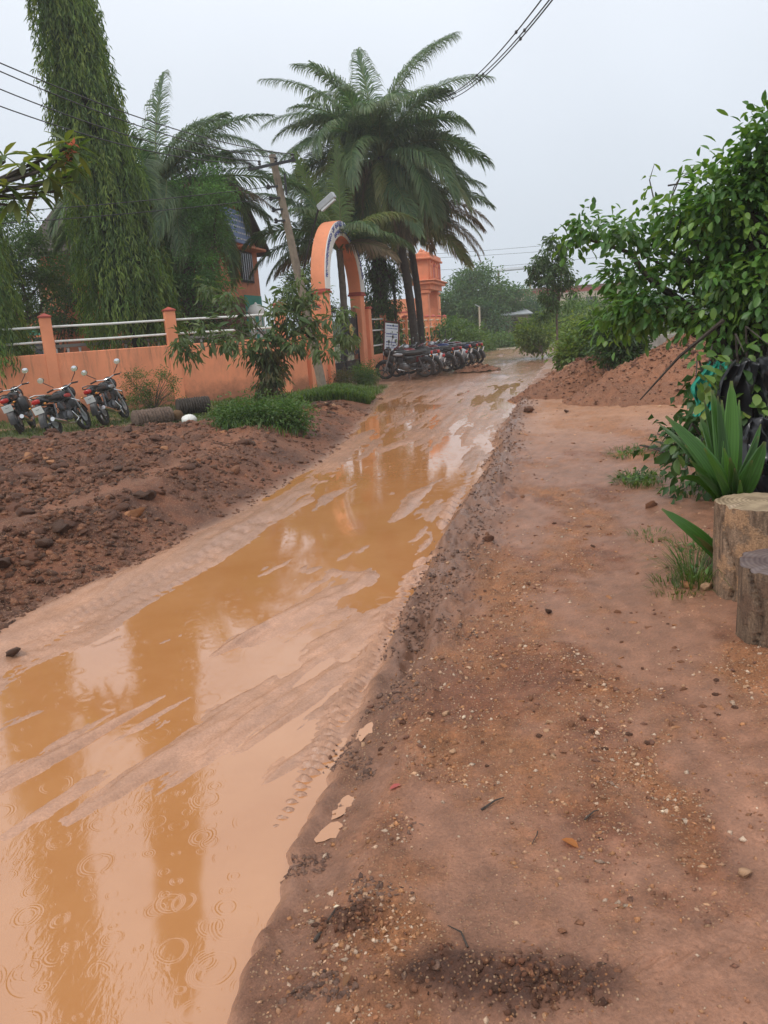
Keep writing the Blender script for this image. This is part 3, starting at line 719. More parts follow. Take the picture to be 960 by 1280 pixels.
def palm(label, base, top, r, fronds, nuts=True, group=None, seed=1, ivy=False, trunkmat=None):
    """fronds: (azimuth deg, elevation deg, length, droop, palette, leaflet length)"""
    base = Vector(base); top = Vector(top); root = empty('coconut_palm', base); tag(root, label, 'palm tree', group)
    rnd = random.Random(seed); mb = MB(); n = 26; rel = top - base; pts = []; rs = []
    for i in range(n + 1):
        t = i / n; p = rel * t; p.x += .06 * rel.length * math.sin(math.pi * t) * .4
        pts.append(p); rs.append(r * (1.35 - .5 * min(1, t * 6) + (.06 if i % 2 else 0)) * (1 - .15 * t))
    mb.tube(pts, rs, 10); mb.build('trunk', trunkmat or PTRUNK, root, True, 60)
    for i, (az, el, L, dr, pal, ll) in enumerate(fronds):
        V, F, c = frond_mesh(L, R(el), R(dr), 124, ll * 1.2, pal, seed * 100 + i, side_sag=1.25 if el > 20 else 1.6, twist=rnd.uniform(-.06, .06), ragged=.1)
        o = np_mesh('frond', V, F, LEAF, root, c); o.location = rel + Vector((rnd.uniform(-.08, .08), rnd.uniform(-.08, .08), rnd.uniform(-.1, .1)))
        o.rotation_euler = (rnd.uniform(-.35, .35), 0, R(az)); 
        # keep roll about the frond's own axis
        o.rotation_euler = (Matrix.Rotation(R(az), 3, 'Z') @ Matrix.Rotation(rnd.uniform(-.5, .5), 3, 'X')).to_euler()
    if nuts:
        for k in range(7):
            a = 2 * math.pi * k / 7 + .3; b = MB(); b.ell(rel + Vector((.32 * math.cos(a), .32 * math.sin(a), -.35 - .12 * (k % 3))), (.12, .12, .15), 8, 6)
            b.build('coconut', COCO, root, True, 80)
    return root
COCO = simple('coconut_husk', (.12, .14, .04), .5, var=.25)
def std_fronds(n, rnd, L=3.6, ll=.85, pal=FG, low=FBR, el_hi=76, el_lo=-48):
    out = []
    for i in range(n):
        t = i / (n - 1); el = el_hi + (el_lo - el_hi) * t ** .85; az = i * 137.5 + rnd.uniform(-35, 35)
        p = pal if t < .74 else (low if rnd.random() < .6 else FY)
        if .3 < t < .74 and rnd.random() < .12: p = FY
        out.append((az, el, L * (.8 + .25 * math.sin(math.pi * min(1, t * 1.2))) * rnd.uniform(.9, 1.08), 62 + 40 * (1 - abs(t - .4)) - 35 * max(0, t - .6), p, ll))
    return out

def hanging_tree(label, base, H, r_lo, r_hi, nstr, seed, zlo=1.4, lean=(0, 0), rmax_z=3.5):
    """weeping mast tree: a column of strands of narrow drooping leaves"""
    rg = np.random.default_rng(seed); base = Vector(base); root = empty('mast_tree', base); tag(root, label, 'tree', 'weeping mast trees behind the compound wall')
    def rad(z):
        return np.interp(z, [0, zlo, rmax_z, H * .45, H * .88, H], [r_lo * .9, r_lo, r_lo * .95, r_hi, r_hi * .8, .06])
    z0 = zlo + (H - zlo) * rg.random(nstr) ** 1.12; th = rg.random(nstr) * 2 * np.pi
    lump = 1 + .30 * perlin(th * 1.6, z0 * .9, seed) + .20 * perlin(th * 4, z0 * 1.9, seed + 1)
    dpt = rg.random(nstr) ** .6; rr = rad(z0) * lump * (.50 + .5 * dpt)
    lx = lean[0] * z0 / H; ly = lean[1] * z0 / H
    O = np.stack([rr * np.cos(th) + lx, rr * np.sin(th) + ly, z0], -1); outd = np.stack([np.cos(th), np.sin(th), 0 * th], -1)
    nl = 11; k = np.arange(nl) / nl; sl = rg.uniform(.35, .9, nstr)
    P = O[:, None, :] + np.array([0, 0, -1.0]) * (k[None, :] * sl[:, None])[..., None] + outd[:, None, :] * (.10 * np.sin(k * 2.2))[None, :, None]
    P = P.reshape(-1, 3) + rg.normal(0, .03, (nstr * nl, 3))
    oo = np.repeat(outd, nl, 0); n = len(P)
    D = nrm(np.array([0, 0, -1.0]) + oo * rg.uniform(0, .55, (n, 1)) + rg.normal(0, .33, (n, 3)))
    N = nrm(oo + rg.normal(0, .5, (n, 3)))
    keep = P[:, 2] > .9
    P, D, N = P[keep], D[keep], N[keep]; n = len(P)
    V, F, kk = leaf_batch(P, D, N, rg.uniform(.13, .24, n), rg.uniform(.028, .046, n), .12, .15, 0)
    sc_ = mixcol(nstr, [(.065, .14, .028), (.12, .22, .04), (.21, .31, .06), (.30, .38, .08), (.05, .11, .027)], rg, .15)
    c = np.repeat(sc_, nl, 0)[keep] * .75 + mixcol(n, GREEN_L, rg, .2) * .25
    np_mesh('foliage', V, F, LEAF, root, np.repeat(c, kk, 0))
    mb = MB(); zs = np.linspace(-.2, H * .97, 14)
    mb.tube([(lean[0] * max(z, 0) / H, lean[1] * max(z, 0) / H, z) for z in zs], [.17 * (1 - .85 * z / H) + .01 for z in zs], 8)
    rnd = random.Random(seed)
    for i in range(70):
        z = zlo + .3 + (H - zlo - 1) * i / 70; a = rnd.uniform(0, 6.28); q = float(rad(z)) * .8
        c0 = Vector((lean[0] * z / H, lean[1] * z / H, z))
        mb.tube([c0, c0 + Vector((q * .5 * math.cos(a), q * .5 * math.sin(a), -.05)), c0 + Vector((q * math.cos(a), q * math.sin(a), -.5))], [.025, .016, .006], 4)
    # dense dark inner twigs
    mb.build('trunk', DTRUNK, root, True)
    ni = int(nstr * 1.6); z1 = zlo + .2 + (H - zlo - .8) * rg.random(ni); t1 = rg.random(ni) * 6.28; q1 = rad(z1) * rg.random(ni) ** .5 * .62
    P = np.stack([q1 * np.cos(t1) + lean[0] * z1 / H, q1 * np.sin(t1) + lean[1] * z1 / H, z1], -1)
    V, F, kk = leaf_batch(P, rand_dirs(ni, rg) * .6 + np.array([0, 0, -1.]), rand_dirs(ni, rg), np.full(ni, .3), np.full(ni, .13), .1, .1, 0)
    np_mesh('inner_foliage', V, F, LEAF, root, np.repeat(mixcol(ni, GREEN_D, rg), kk, 0))
    return root

def grass(name, parent, P, h, w_, cols, seed, lean=.5, kind='stuff', mat=None, seg=3):
    rg = np.random.default_rng(seed); n = len(P); P = np.asarray(P, float)
    hh = h * rg.uniform(.45, 1.25, n)[:, None]; a = rg.random(n) * 6.283; d = np.stack([np.cos(a), np.sin(a), 0 * a], -1); s = np.stack([-np.sin(a), np.cos(a), 0 * a], -1)
    ln = (lean * rg.uniform(.2, 1.3, n))[:, None]; W = w_ * rg.uniform(.7, 1.3, n)[:, None]
    z = np.array([0, 0, 1.0])
    m1 = P + z * hh * .5 + d * hh * ln * .2; m2 = P + z * hh * .85 + d * hh * ln * .6; tp = P + z * hh * (1 - .25 * ln) + d * hh * ln * 1.1
    v = np.stack([P - s * W * .5, P + s * W * .5, m1 - s * W * .5, m1 + s * W * .5, m2 - s * W * .35, m2 + s * W * .35, tp], 1).reshape(-1, 3)
    F = (np.arange(n)[:, None, None] * 7 + np.array([(0, 1, 3), (0, 3, 2), (2, 3, 5), (2, 5, 4), (4, 5, 6)])[None]).reshape(-1, 3)
    o = np_mesh(name, v, F, mat or LEAF, parent, np.repeat(mixcol(n, cols, rg, .2), 7, 0))
    if kind: o['kind'] = kind
    return o

# ------------------------------------------------------------------ compound wall
WA = Vector((-9.09, 18.68, 0)); WB = Vector((-1.89, 21.98, 0)); wd = (WB - WA).normalized(); WS = WA - wd * 9
wang = math.atan2(wd.y, wd.x)
def wall_along(A, B, name, label, cat, base_h, th, posts, post_h, rails, railmat, capmat=REDTRIM, post_w=.27, group=None, mat=ORANGE, rail_r=.028):
    d = (B - A); Ln = d.length; root = empty(name, A, math.atan2(d.y, d.x)); tag(root, label, cat, group)
    b = MB(); nseg = max(2, int(Ln / .6)); rnd = random.Random(int(Ln * 100))
    vs = []; fs = []
    b.box((Ln / 2, 0, (base_h - .4) / 2), (Ln, th, base_h + .4), bev=.015); b.build('wall_panel', WALLM, root)
    for p in posts:
        q = MB(); q.box((p, 0, (post_h - .35) / 2), (post_w, th + .05, post_h + .35), bev=.012); po = q.build('post', mat, root)
        c = MB(); c.box((p, 0, post_h + .012), (post_w + .05, th + .10, .028), bev=.006)
        hw = (post_w + .05) / 2; hd = (th + .10) / 2
        c.add([(p - hw, -hd, post_h + .03), (p + hw, -hd, post_h + .03), (p + hw, hd, post_h + .03), (p - hw, hd, post_h + .03), (p, 0, post_h + .11)], [(0, 1, 4), (1, 2, 4), (2, 3, 4), (3, 0, 4)])
        c.build('cap', capmat, po)
    ps = sorted(posts)
    for a, c in zip(ps[:-1], ps[1:]):
        for z in rails:
            q = MB(); q.tube([(a + post_w / 2 - .01, 0, z), ((a + c) / 2, 0, z - .008), (c - post_w / 2 + .01, 0, z)], rail_r, 8); q.build('rail', railmat, root, True)
    return root
def along(px, D):  # distance along the wall line of a picture column
    p = pp(px, 430, D); return (p - WS).to_2d().dot(wd.to_2d())
p60 = along(61, 19.2); p217 = along(216, 20.5); sp_ = (p217 - p60)
LnW = (WB - WS).length
posts = [p60 - 3 * sp_, p60 - 2 * sp_, p60 - sp_, p60, p217, min(p217 + sp_, LnW - .2)]
if posts[-1] < LnW - 1.5: posts.append(LnW - .16)
WALLM = ORANGE.copy(); WALLM.name = 'stained_wall'
def stain_wall(m):
    n = m.node_tree; b = n.nodes['Principled BSDF']; src = b.inputs['Base Color'].links[0].from_socket
    t = n.nodes.new('ShaderNodeTexCoord'); s = n.nodes.new('ShaderNodeSeparateXYZ'); lk(n, t.outputs['Object'], s.inputs[0])
    nz = n.nodes.new('ShaderNodeTexNoise'); nz.inputs['Scale'].default_value = 4; nz.inputs['Detail'].default_value = 8; nz.inputs['Roughness'].default_value = .7; lk(n, t.outputs['Object'], nz.inputs[0])
    ad = n.nodes.new('ShaderNodeMath'); ad.operation = 'MULTIPLY_ADD'; ad.inputs[1].default_value = -.9; lk(n, nz.outputs[0], ad.inputs[0]); lk(n, s.outputs['Z'], ad.inputs[2])
    f = n.nodes.new('ShaderNodeMapRange'); f.inputs[1].default_value = .15; f.inputs[2].default_value = -.30; f.inputs[4].default_value = .75; lk(n, ad.outputs[0], f.inputs[0])
    mx = n.nodes.new('ShaderNodeMixRGB'); mx.inputs[2].default_value = (.20, .09, .05, 1); lk(n, f.outputs[0], mx.inputs[0]); lk(n, src, mx.inputs[1])
    mp = n.nodes.new('ShaderNodeMapping'); mp.inputs['Scale'].default_value = (5, 5, .45); lk(n, t.outputs['Object'], mp.inputs[0])
    n2 = n.nodes.new('ShaderNodeTexNoise'); n2.inputs['Scale'].default_value = 1.6; n2.inputs['Detail'].default_value = 6; n2.inputs['Roughness'].default_value = .7; lk(n, mp.outputs[0], n2.inputs[0])
    g = n.nodes.new('ShaderNodeMapRange'); g.inputs[1].default_value = .52; g.inputs[2].default_value = .70; lk(n, n2.outputs[0], g.inputs[0])
    h = n.nodes.new('ShaderNodeMapRange'); h.inputs[1].default_value = .6; h.inputs[2].default_value = 1.55; h.inputs[4].default_value = .7; lk(n, s.outputs['Z'], h.inputs[0])
    p = n.nodes.new('ShaderNodeMath'); p.operation = 'MULTIPLY'; lk(n, g.outputs[0], p.inputs[0]); lk(n, h.outputs[0], p.inputs[1])
    m2 = n.nodes.new('ShaderNodeMixRGB'); m2.inputs[2].default_value = (.16, .115, .07, 1); lk(n, p.outputs[0], m2.inputs[0]); lk(n, mx.outputs[0], m2.inputs[1]); lk(n, m2.outputs[0], b.inputs['Base Color'])
stain_wall(WALLM)
wall_along(WS, WB, 'compound_wall', 'long orange plastered compound wall with white pipe rails behind the parked bikes', 'wall', 1.55, .2, posts, 2.40, [1.83, 2.18], WHITE)
GD = Vector((1.3, 4.8, 0)).normalized()
GC = WB + GD * 1.85     # left gate pillar
wall_along(WB + GD * .12, GC - GD * .25, 'gate_side_wall', 'short orange wall with white rails between corner and arched gate', 'wall', .85, .2, [.12, 1.05], 2.35, [1.15, 1.5, 1.85], WHITE)

# arched gateway
def arch_gate():
    root = empty('arched_gateway', GC, math.atan2(GD.y, GD.x)); tag(root, 'tall orange arched gateway with white band of blue lettering', 'gateway')
    Wd = 3.8; th = .42; zs = 2.80; ro = Wd / 2 + .24; ri = Wd / 2 - .24
    for x in (0, Wd):
        b = MB(); b.box((x, 0, (zs - .5) / 2), (.46, th - .04, zs + .5), bev=.02); pl = b.build('pillar', ORANGE, root)
        c = MB(); c.box((x, 0, zs - .04), (.56, th + .08, .07), bev=.012); c.box((x, 0, zs + .025), (.5, th + .02, .06), bev=.01); c.build('capital', REDTRIM, pl)
    n = 40; vs = []; fs = []
    hy = th / 2
    for i in range(n + 1):
        a = math.pi * i / n; cx, sz = math.cos(a), math.sin(a)
        kz = .98
        for (r_, y) in ((ro, -hy), (ro, hy), (ri, hy), (ri, -hy)):
            vs.append((Wd / 2 - r_ * cx, y, zs + .05 + r_ * sz * kz))
    for i in range(n):
        for k in range(4):
            k2 = (k + 1) % 4; fs.append((i * 4 + k, i * 4 + k2, i * 4 + 4 + k2, i * 4 + 4 + k))
    fs += [(0, 1, 2, 3), (n * 4 + 3, n * 4 + 2, n * 4 + 1, n * 4)]
    b = MB(); b.add(vs, fs); ar = b.build('arch', ORANGE, root, True, 30)
    # white lettering band on the road side (-y is the road side)
    vs = []; fs = []; y0, y1 = -hy - .025, -hy + .01
    for i in range(n + 1):
        a = math.pi * i / n
        for (r_, y) in ((ro - .015, y0), (ro - .015, y1), (ri + .02, y1), (ri + .02, y0)):
            vs.append((Wd / 2 - r_ * math.cos(a), y, zs + .05 + r_ * math.sin(a) * .98))
    for i in range(n):
        for k in range(4):
            k2 = (k + 1) % 4; fs.append((i * 4 + k, i * 4 + k2, i * 4 + 4 + k2, i * 4 + 4 + k))
    b = MB(); b.add(vs, fs); bd = b.build('lettering_band', WHITE, ar, True, 30)
    # rounded script-like strokes in two rows, letters too small to read in the photograph
    g = MB(); rnd = random.Random(5)
    for row, (rad_, hgt) in enumerate(((ro - .15, .075), (ri + .12, .055))):
        nn = 46 if row == 0 else 44
        for i in range(nn):
            a = math.pi * (.06 + .88 * i / nn)
            if row == 1 and not (.3 < i / nn < .72): continue
            if rnd.random() < .1: continue
            t = Vector((math.sin(a), 0, math.cos(a))); o_ = Vector((-math.cos(a), 0, math.sin(a)))
            c = Vector((Wd / 2, y0 - .006, zs + .05)) + o_ * rad_
            def P(u, v): return c + t * u * hgt + o_ * v * hgt
            m = rnd.randint(0, 3); pts = []
            st_ = rnd.uniform(0, 6.28); span = rnd.uniform(3.6, 6.0)
            for j in range(9):
                q = st_ + span * j / 8; pts.append(P(.62 * math.cos(q), .62 * math.sin(q)))
            g.tube(pts, .011, 4)
            if m > 0: g.tube([P(-.6, .95), P(.1, 1.05), P(.7, .9)], .010, 4)
            if m > 1: g.tube([P(.5, -.6), P(.9, -.9), P(.4, -1.1)], .010, 4)
    tag(g.build('lettering', BLUE, ar), kind='stuff')
    return root
arch_gate()
def iron_gate():
    root = empty('iron_gate', GC + GD * .23, math.atan2(GD.y, GD.x)); tag(root, 'black iron double gate with gold medallion under the orange arch', 'gate')
    for k in (0, 1):
        x0 = .03 + k * 1.67; x1 = x0 + 1.64
        b = MB()
        for x in (x0, x1): b.box((x, 0, 1.12), (.05, .05, 2.1))
        for z in (.10, .62, 1.15, 2.05, 2.17): b.box(((x0 + x1) / 2, 0, z), (x1 - x0 - .05, .035, .035))
        b.build('gate_frame', BLACKM, root)
        p = MB(); p.box(((x0 + x1) / 2, .012, .36), (x1 - x0 - .06, .006, .48)); p.build('lower_panel', BLACKM, root)
        if k == 1: p = MB(); p.box(((x0 + x1) / 2, .012, 1.6), (x1 - x0 - .06, .006, .84)); p.build('upper_panel', BLACKM, root)
        for i in range(9):
            x = x0 + (x1 - x0) * (i + 1) / 10; q = MB(); q.tube([(x, -.01, .62), (x, -.01, 2.3)], .011, 5); q.lathe([(.0, 0), (.02, .02), (.0, .09)], (x, -.01, 2.29), 5); q.build('bar', BLACKM, root)
        s = MB()
        for i in range(7):
            x = x0 + .12 + i * .23; s.torus((x, -.02, .88), .085, .012, 12, 4, Matrix.Rotation(R(90), 3, 'X'))
            s.torus((x, -.02, .36), .10, .012, 12, 4, Matrix.Rotation(R(90), 3, 'X'))
        tag(s.build('scrollwork', BLACKM, root), kind='stuff')
    m_ = MB(); mx_ = Matrix.Rotation(R(90), 3, 'X'); m_.lathe([(.0, 0), (.19, 0), (.2, .015), (.17, .03), (.0, .035)], (2.5, -.02, 1.62), 20, mx_); m_.torus((2.5, -.06, 1.62), .12, .014, 20, 5, mx_); m_.build('medallion', GOLD, root)
iron_gate()
# further pillar and the fence beyond the gate
F0 = GC + GD * 4.3
def fence_posts(L0, n): return [L0 * i / (n - 1) for i in range(n)]
b = empty('gate_pier', F0 + GD * .0, math.atan2(GD.y, GD.x)); tag(b, 'slim orange pier with flat top just right of the arch', 'pillar')
q = MB(); q.box((0, -.12, 1.0), (.34, .34, 2.6), bev=.015); q.build('shaft', ORANGE, b); q = MB(); q.box((0, -.12, 2.33), (.42, .42, .07), bev=.01); q.build('cap', REDTRIM, b)
F1 = F0 + GD * .55
wall_along(F1, F1 + GD * 2.6, 'fence_wall', 'orange dwarf wall with white rails holding the leaning notice board', 'fence', .66, .18, [.12, 2.45], 2.1, [1.0, 1.55, 1.95], WHITE)
F2 = F1 + GD * 2.75; FLn = 13.6
fr = wall_along(F2, F2 + GD * FLn, 'rail_fence', 'long fence of cream posts and rails running to the far gateway', 'fence', .62, .16, [.1 + i * (FLn - .2) / 8 for i in range(9)], 2.0, [1.05, 1.5, 1.85], CREAM, post_w=.13, rail_r=.03)
# plants and flower heads behind the fence
for i in range(4):
    c = F2 + GD * (1.6 + i * 3.2) + Vector((-.75, .1, 0)); r0 = .75
    tree('hedge_shrub', ['leafy green shrub behind the fence nearest the notice board', 'second leafy shrub along the fence from the notice board', 'third shrub along the fence from the notice board', 'shrub behind the fence next to the far gateway'][i], 'shrub', (c.x, c.y, 0), .3,
         [(c.x, c.y, 1.0, .55, 1.3, .75), (c.x + .1, c.y + .6, .8, .5, .8, .6)], 2200, .13, .06, GREEN_M, .04, 'shrubs behind the fence', 50, .14, seed=60 + i, nl=5)
# notice board leaning on the fence
nb = empty('notice_board', F1 + GD * 1.7 + Vector((.32, -.10, .12)), math.atan2(GD.y, GD.x)); tag(nb, 'white notice board with blue writing leaning against the fence', 'notice board')
nb.rotation_euler = (R(-12), R(9), math.atan2(GD.y, GD.x) - R(62))
q = MB(); q.box((0, 0, 1.17), (.52, .03, 1.05), bev=.006); q.build('board', SIGNW, nb)
q = MB()
for x in (-.285, .285): q.box((x, 0, .93), (.045, .045, 1.86))
q.box((0, .02, 1.76), (.6, .03, .045)); q.box((0, .02, .52), (.6, .03, .045)); q.build('frame', MAROON, nb)
q = MB(); rnd = random.Random(9)
for r_ in range(9):
    if r_ in (2, 5): continue
    x = -.2
    while x < .2:
        wd_ = rnd.uniform(.015, .05); q.box((x + wd_ / 2, -.018, 1.6 - r_ * .105), (wd_, .004, .032 if r_ % 3 else .05)); x += wd_ + .014
tag(q.build('writing', BLUE, nb), kind='stuff')

# ------------------------------------------------------------------ far gateway (temple style)
def far_gateway():
    P1 = pp(533, 436, 44.5); P2 = pp(545, 433, 47.8); P1.z = P2.z = -.05
    d = (P2 - P1); Ln = d.length; root = empty('temple_gateway', P1, math.atan2(d.y, d.x)); tag(root, 'orange temple style gateway with ornate tiered top beside the bikes', 'gateway')
    for x in (0, Ln):
        b = MB(); b.box((x, 0, 1.8), (.58, .58, 4.0), bev=.03); b.box((x, 0, .25), (.74, .74, .7), bev=.03); b.box((x, 0, 3.45), (.74, .74, .16), bev=.02); b.build('pillar', ORANGE2, root)
    cx = Ln / 2
    b = MB(); b.box((cx, 0, 3.93), (Ln + 1.1, 1.35, .16), bev=.03); b.box((cx, 0, 3.72), (Ln + .75, .95, .30), bev=.02); b.build('lintel_slab', ORANGE2, root)
    b = MB(); b.box((cx, 0, 4.05), (Ln + 1.25, 1.6, .07), bev=.02); b.build('eave', ORANGE2, root)
    b = MB(); b.box((cx, 0, 4.62), (Ln + .5, .8, 1.1), bev=.02)
    for i in range(5):
        x = -.1 + (Ln + .2) * i / 4; b.box((x, -.42, 4.62), (.16, .12, 1.0), bev=.02)
    b.build('attic', ORANGE2, root)
    for i in range(4):
        x = .35 + (Ln - .7) * i / 3; m = MB(); m.box((x, -.43, 4.55), (.42, .05, .62), bev=.01); m.lathe([(.2, 0), (.2, .12), (.0, .2)], (x, -.36, 4.84), 10); m.build('niche', REDTRIM if i % 2 else ORANGE2, root)
    m = MB(); m.box((cx, 0, 5.22), (Ln + .9, 1.15, .12), bev=.03); m.box((cx, 0, 5.38), (Ln + .6, 1.0, .22), bev=.03); m.build('cornice', ORANGE2, root)
    for i in range(5):
        x = -.05 + (Ln + .1) * i / 4; k = .62; f = MB()
        f.lathe([(.22, 0), (.24, .10), (.19, .2), (.10, .27), (.14, .32), (.06, .42), (.02, .55)], (x, 0, 5.44), 10); 
        f.v = [(a, b_, 5.44 + (c - 5.44) * k) for a, b_, c in f.v]; f.build('finial', ORANGE2, root, True)
    g = MB()
    for i in range(12):
        x = .35 + (Ln - .7) * i / 11; g.box((x, 0, 1.0), (.03, .03, 2.0))
    for z in (.2, 1, 1.95): g.box((cx, 0, z), (Ln - .6, .04, .05))
    g.build('grille_gate', STEEL, root)
far_gateway()
def block(name, label, cat, x0, x1, y0, y1, h, mat, wins=(), roof=None, rz=0, group=None, bands=()):
    root = empty(name, ((x0 + x1) / 2, y0, -.2), rz); tag(root, label, cat, group); W_ = x1 - x0; D_ = y1 - y0
    b = MB(); b.box((0, D_ / 2, h / 2), (W_, D_, h)); b.build('wall', mat, root)
    for (z0, z1, m, xa, xb) in bands:
        b = MB(); b.box(((xa + xb) / 2 * W_ - W_ / 2 * 0, -.012, (z0 + z1) / 2), ((xb - xa) * W_, .03, z1 - z0)); b.build('painted_band', m, root)
    for (xc, zc, ww, hh) in wins:
        f = MB(); f.box((xc * W_, -.03, zc + hh / 2 + .05), (ww + .3, .28, .08)); f.box((xc * W_, -.03, zc - hh / 2 - .04), (ww + .2, .16, .06)); wo = f.build('window', mat, root)
        g = MB(); g.box((xc * W_, -.012, zc), (ww, .05, hh)); g.build('pane', GLASSD, wo)
        g = MB()
        for i in range(1, 3): g.box((xc * W_ - ww / 2 + ww * i / 3, -.05, zc), (.04, .03, hh))
        g.build('frame', mat, wo)
    if roof:
        b = MB(); b.box((0, D_ / 2, h + .08), (W_ + .6, D_ + .6, .16)); b.build('roof', roof, root)
    return root
P = pp(515, 440, 56)
block('orange_building', 'flat roofed orange building seen behind the far gateway', 'building', P.x - 3.2, P.x + 2.2, 56, 62, 3.7, ORANGE, [(-.18, 2.0, .9, .7), (.12, 2.0, .9, .7), (.33, 2.0, .6, .7)], None, bands=[(2.75, 2.85, REDTRIM, -.5, .5)])

# ------------------------------------------------------------------ gabled school building behind the wall
def gable_house():
    near = pp(258, 400, 27.0); far_ = pp(329, 400, 32.5); near.z = far_.z = -.1
    d = far_ - near; Ln = d.length; ang = math.atan2(d.y, d.x); root = empty('gabled_building', near, ang)
    tag(root, 'orange gabled building with blue signboard and teal lower wall behind trees', 'building')
    he, hr, dep, th = 5.2, 7.3, 6.0, .0   # local x along the gable face, +y into the plot
    b = MB(); b.add([(0, 0, 0), (Ln, 0, 0), (Ln, 0, he), (Ln / 2, 0, hr), (0, 0, he), (0, dep, 0), (Ln, dep, 0), (Ln, dep, he), (Ln / 2, dep, hr), (0, dep, he)],
                    [(0, 1, 2, 3, 4), (9, 8, 7, 6, 5), (0, 5, 6, 1), (1, 6, 7, 2), (0, 4, 9, 5)]); b.build('wall', ORANGE2, root)
    for sgn in (0, 1):
        x0, x1 = (Ln + .5, Ln / 2) if sgn else (-.5, Ln / 2); z0 = he - .5 * (hr - he) / (Ln / 2)
        b = MB(); n_ = Vector((0, 0, .12)); A = [Vector((x0, -.45, z0)), Vector((x1, -.45, hr)), Vector((x1, dep + .3, hr)), Vector((x0, dep + .3, z0))]
        b.add([a + Vector((0, 0, .03)) for a in A] + [a + Vector((0, 0, .15)) for a in A], [(0, 1, 2, 3), (7, 6, 5, 4), (0, 4, 5, 1), (1, 5, 6, 2), (2, 6, 7, 3), (3, 7, 4, 0)]); b.build('roof', DTRUNK, root)
    b = MB(); b.box((Ln * .83, -.015, 2.35), (Ln * .33, .03, 1.9)); b.build('teal_panel', TEAL, root)
    b = MB(); b.box((Ln * .33, -.015, 1.9), (Ln * .66, .03, 2.6)); b.build('maroon_panel', MAROON, root)
    b = MB(); b.box((Ln * .76, -.25, 5.0), (Ln * .40, .5, .09), bev=.02); b.build('window_hood', ORANGE2, root)
    b = MB(); b.box((Ln * .76, -.02, 4.35), (1.3, .08, 1.15)); wo = b.build('window', DTRUNK, root)
    b = MB(); b.box((Ln * .76, -.05, 4.35), (1.15, .05, 1.0)); b.build('pane', GLASSD, wo)
    b = MB()
    for i in range(5): b.box((Ln * .76 - .46 + i * .23, -.085, 4.35), (.02, .02, 1.0))
    b.build('grille', BLACKM, wo)
    b = MB(); b.box((Ln * .62, -.07, 5.75), (2.7, .08, 1.15), bev=.01); sb = b.build('signboard', SIGNB, root)
    b = MB(); rnd = random.Random(3)
    for r_ in range(5):
        x = Ln * .62 - 1.2
        while x < Ln * .62 + 1.15:
            w_ = rnd.uniform(.04, .16); b.box((x + w_ / 2, -.117, 6.17 - r_ * .21), (w_, .008, .055)); x += w_ + .08
    tag(b.build('lettering', SIGNW, sb), kind='stuff')
gable_house()
P = pp(-60, 420, 34); Q = pp(92, 420, 34)
block('low_building', 'low orange building with teal stripe under trees at far left', 'building', P.x, Q.x, 33, 41, 3.4, ORANGE2, [(-.2, 1.9, 1.2, 1.0), (.2, 1.9, 1.2, 1.0)], None, bands=[(1.95, 2.75, TEAL, -.5, .5), (.3, 1.9, MAROON, -.5, .5)])
root = empty('shed', (pp(66, 300, 37).x, 40, -.2), 0); tag(root, 'grey sheet roofed shed seen through a gap in the trees', 'shed')
b = MB()
for i in range(14): b.box((-2.6 + i * .4, 1.5, 6.1 + .02 * (i % 2)), (.39, 3.4, .05), Euler((R(14), 0, 0)))
b.build('roof', ROOFG, root); b = MB(); b.box((0, 1.9, 2.8), (5.0, 2.6, 5.6)); b.build('wall', CONC, root)
# white ornament and balustrade inside the wall
P = pp(322, 405, 25); rt = empty('stone_canopy', (P.x, P.y, 0)); tag(rt, 'white domed ornament on slim posts behind the compound wall', 'ornament')
b = MB(); b.lathe([(.27, 0), (.28, .06), (.25, .18), (.17, .27), (.05, .31), (.02, .36)], (0, 0, 2.3), 16); b.build('dome', WHITE, rt, True)
for i in range(6):
    a = i * math.pi / 3; b = MB(); b.tube([(.21 * math.cos(a), .21 * math.sin(a), 0), (.21 * math.cos(a), .21 * math.sin(a), 2.31)], .022, 8); b.build('post', WHITE, rt, True)
rt = empty('balustrade', WA + wd * 4 + Vector((-.6, 1.6, 0)), wang); tag(rt, 'low white balustrade just behind the orange compound wall', 'balustrade')
b = MB(); b.box((0, 0, 1.72), (6.5, .12, .08)); b.box((0, 0, 1.2), (6.5, .12, .08)); b.box((0, 0, .5), (6.5, .1, 1.2)); b.build('rails', CONC, rt)
for i in range(22): b = MB(); b.lathe([(.03, 0), (.05, .1), (.02, .25), (.04, .42)], (-3.1 + i * .295, 0, 1.24), 8); b.build('baluster', WHITE, rt, True)

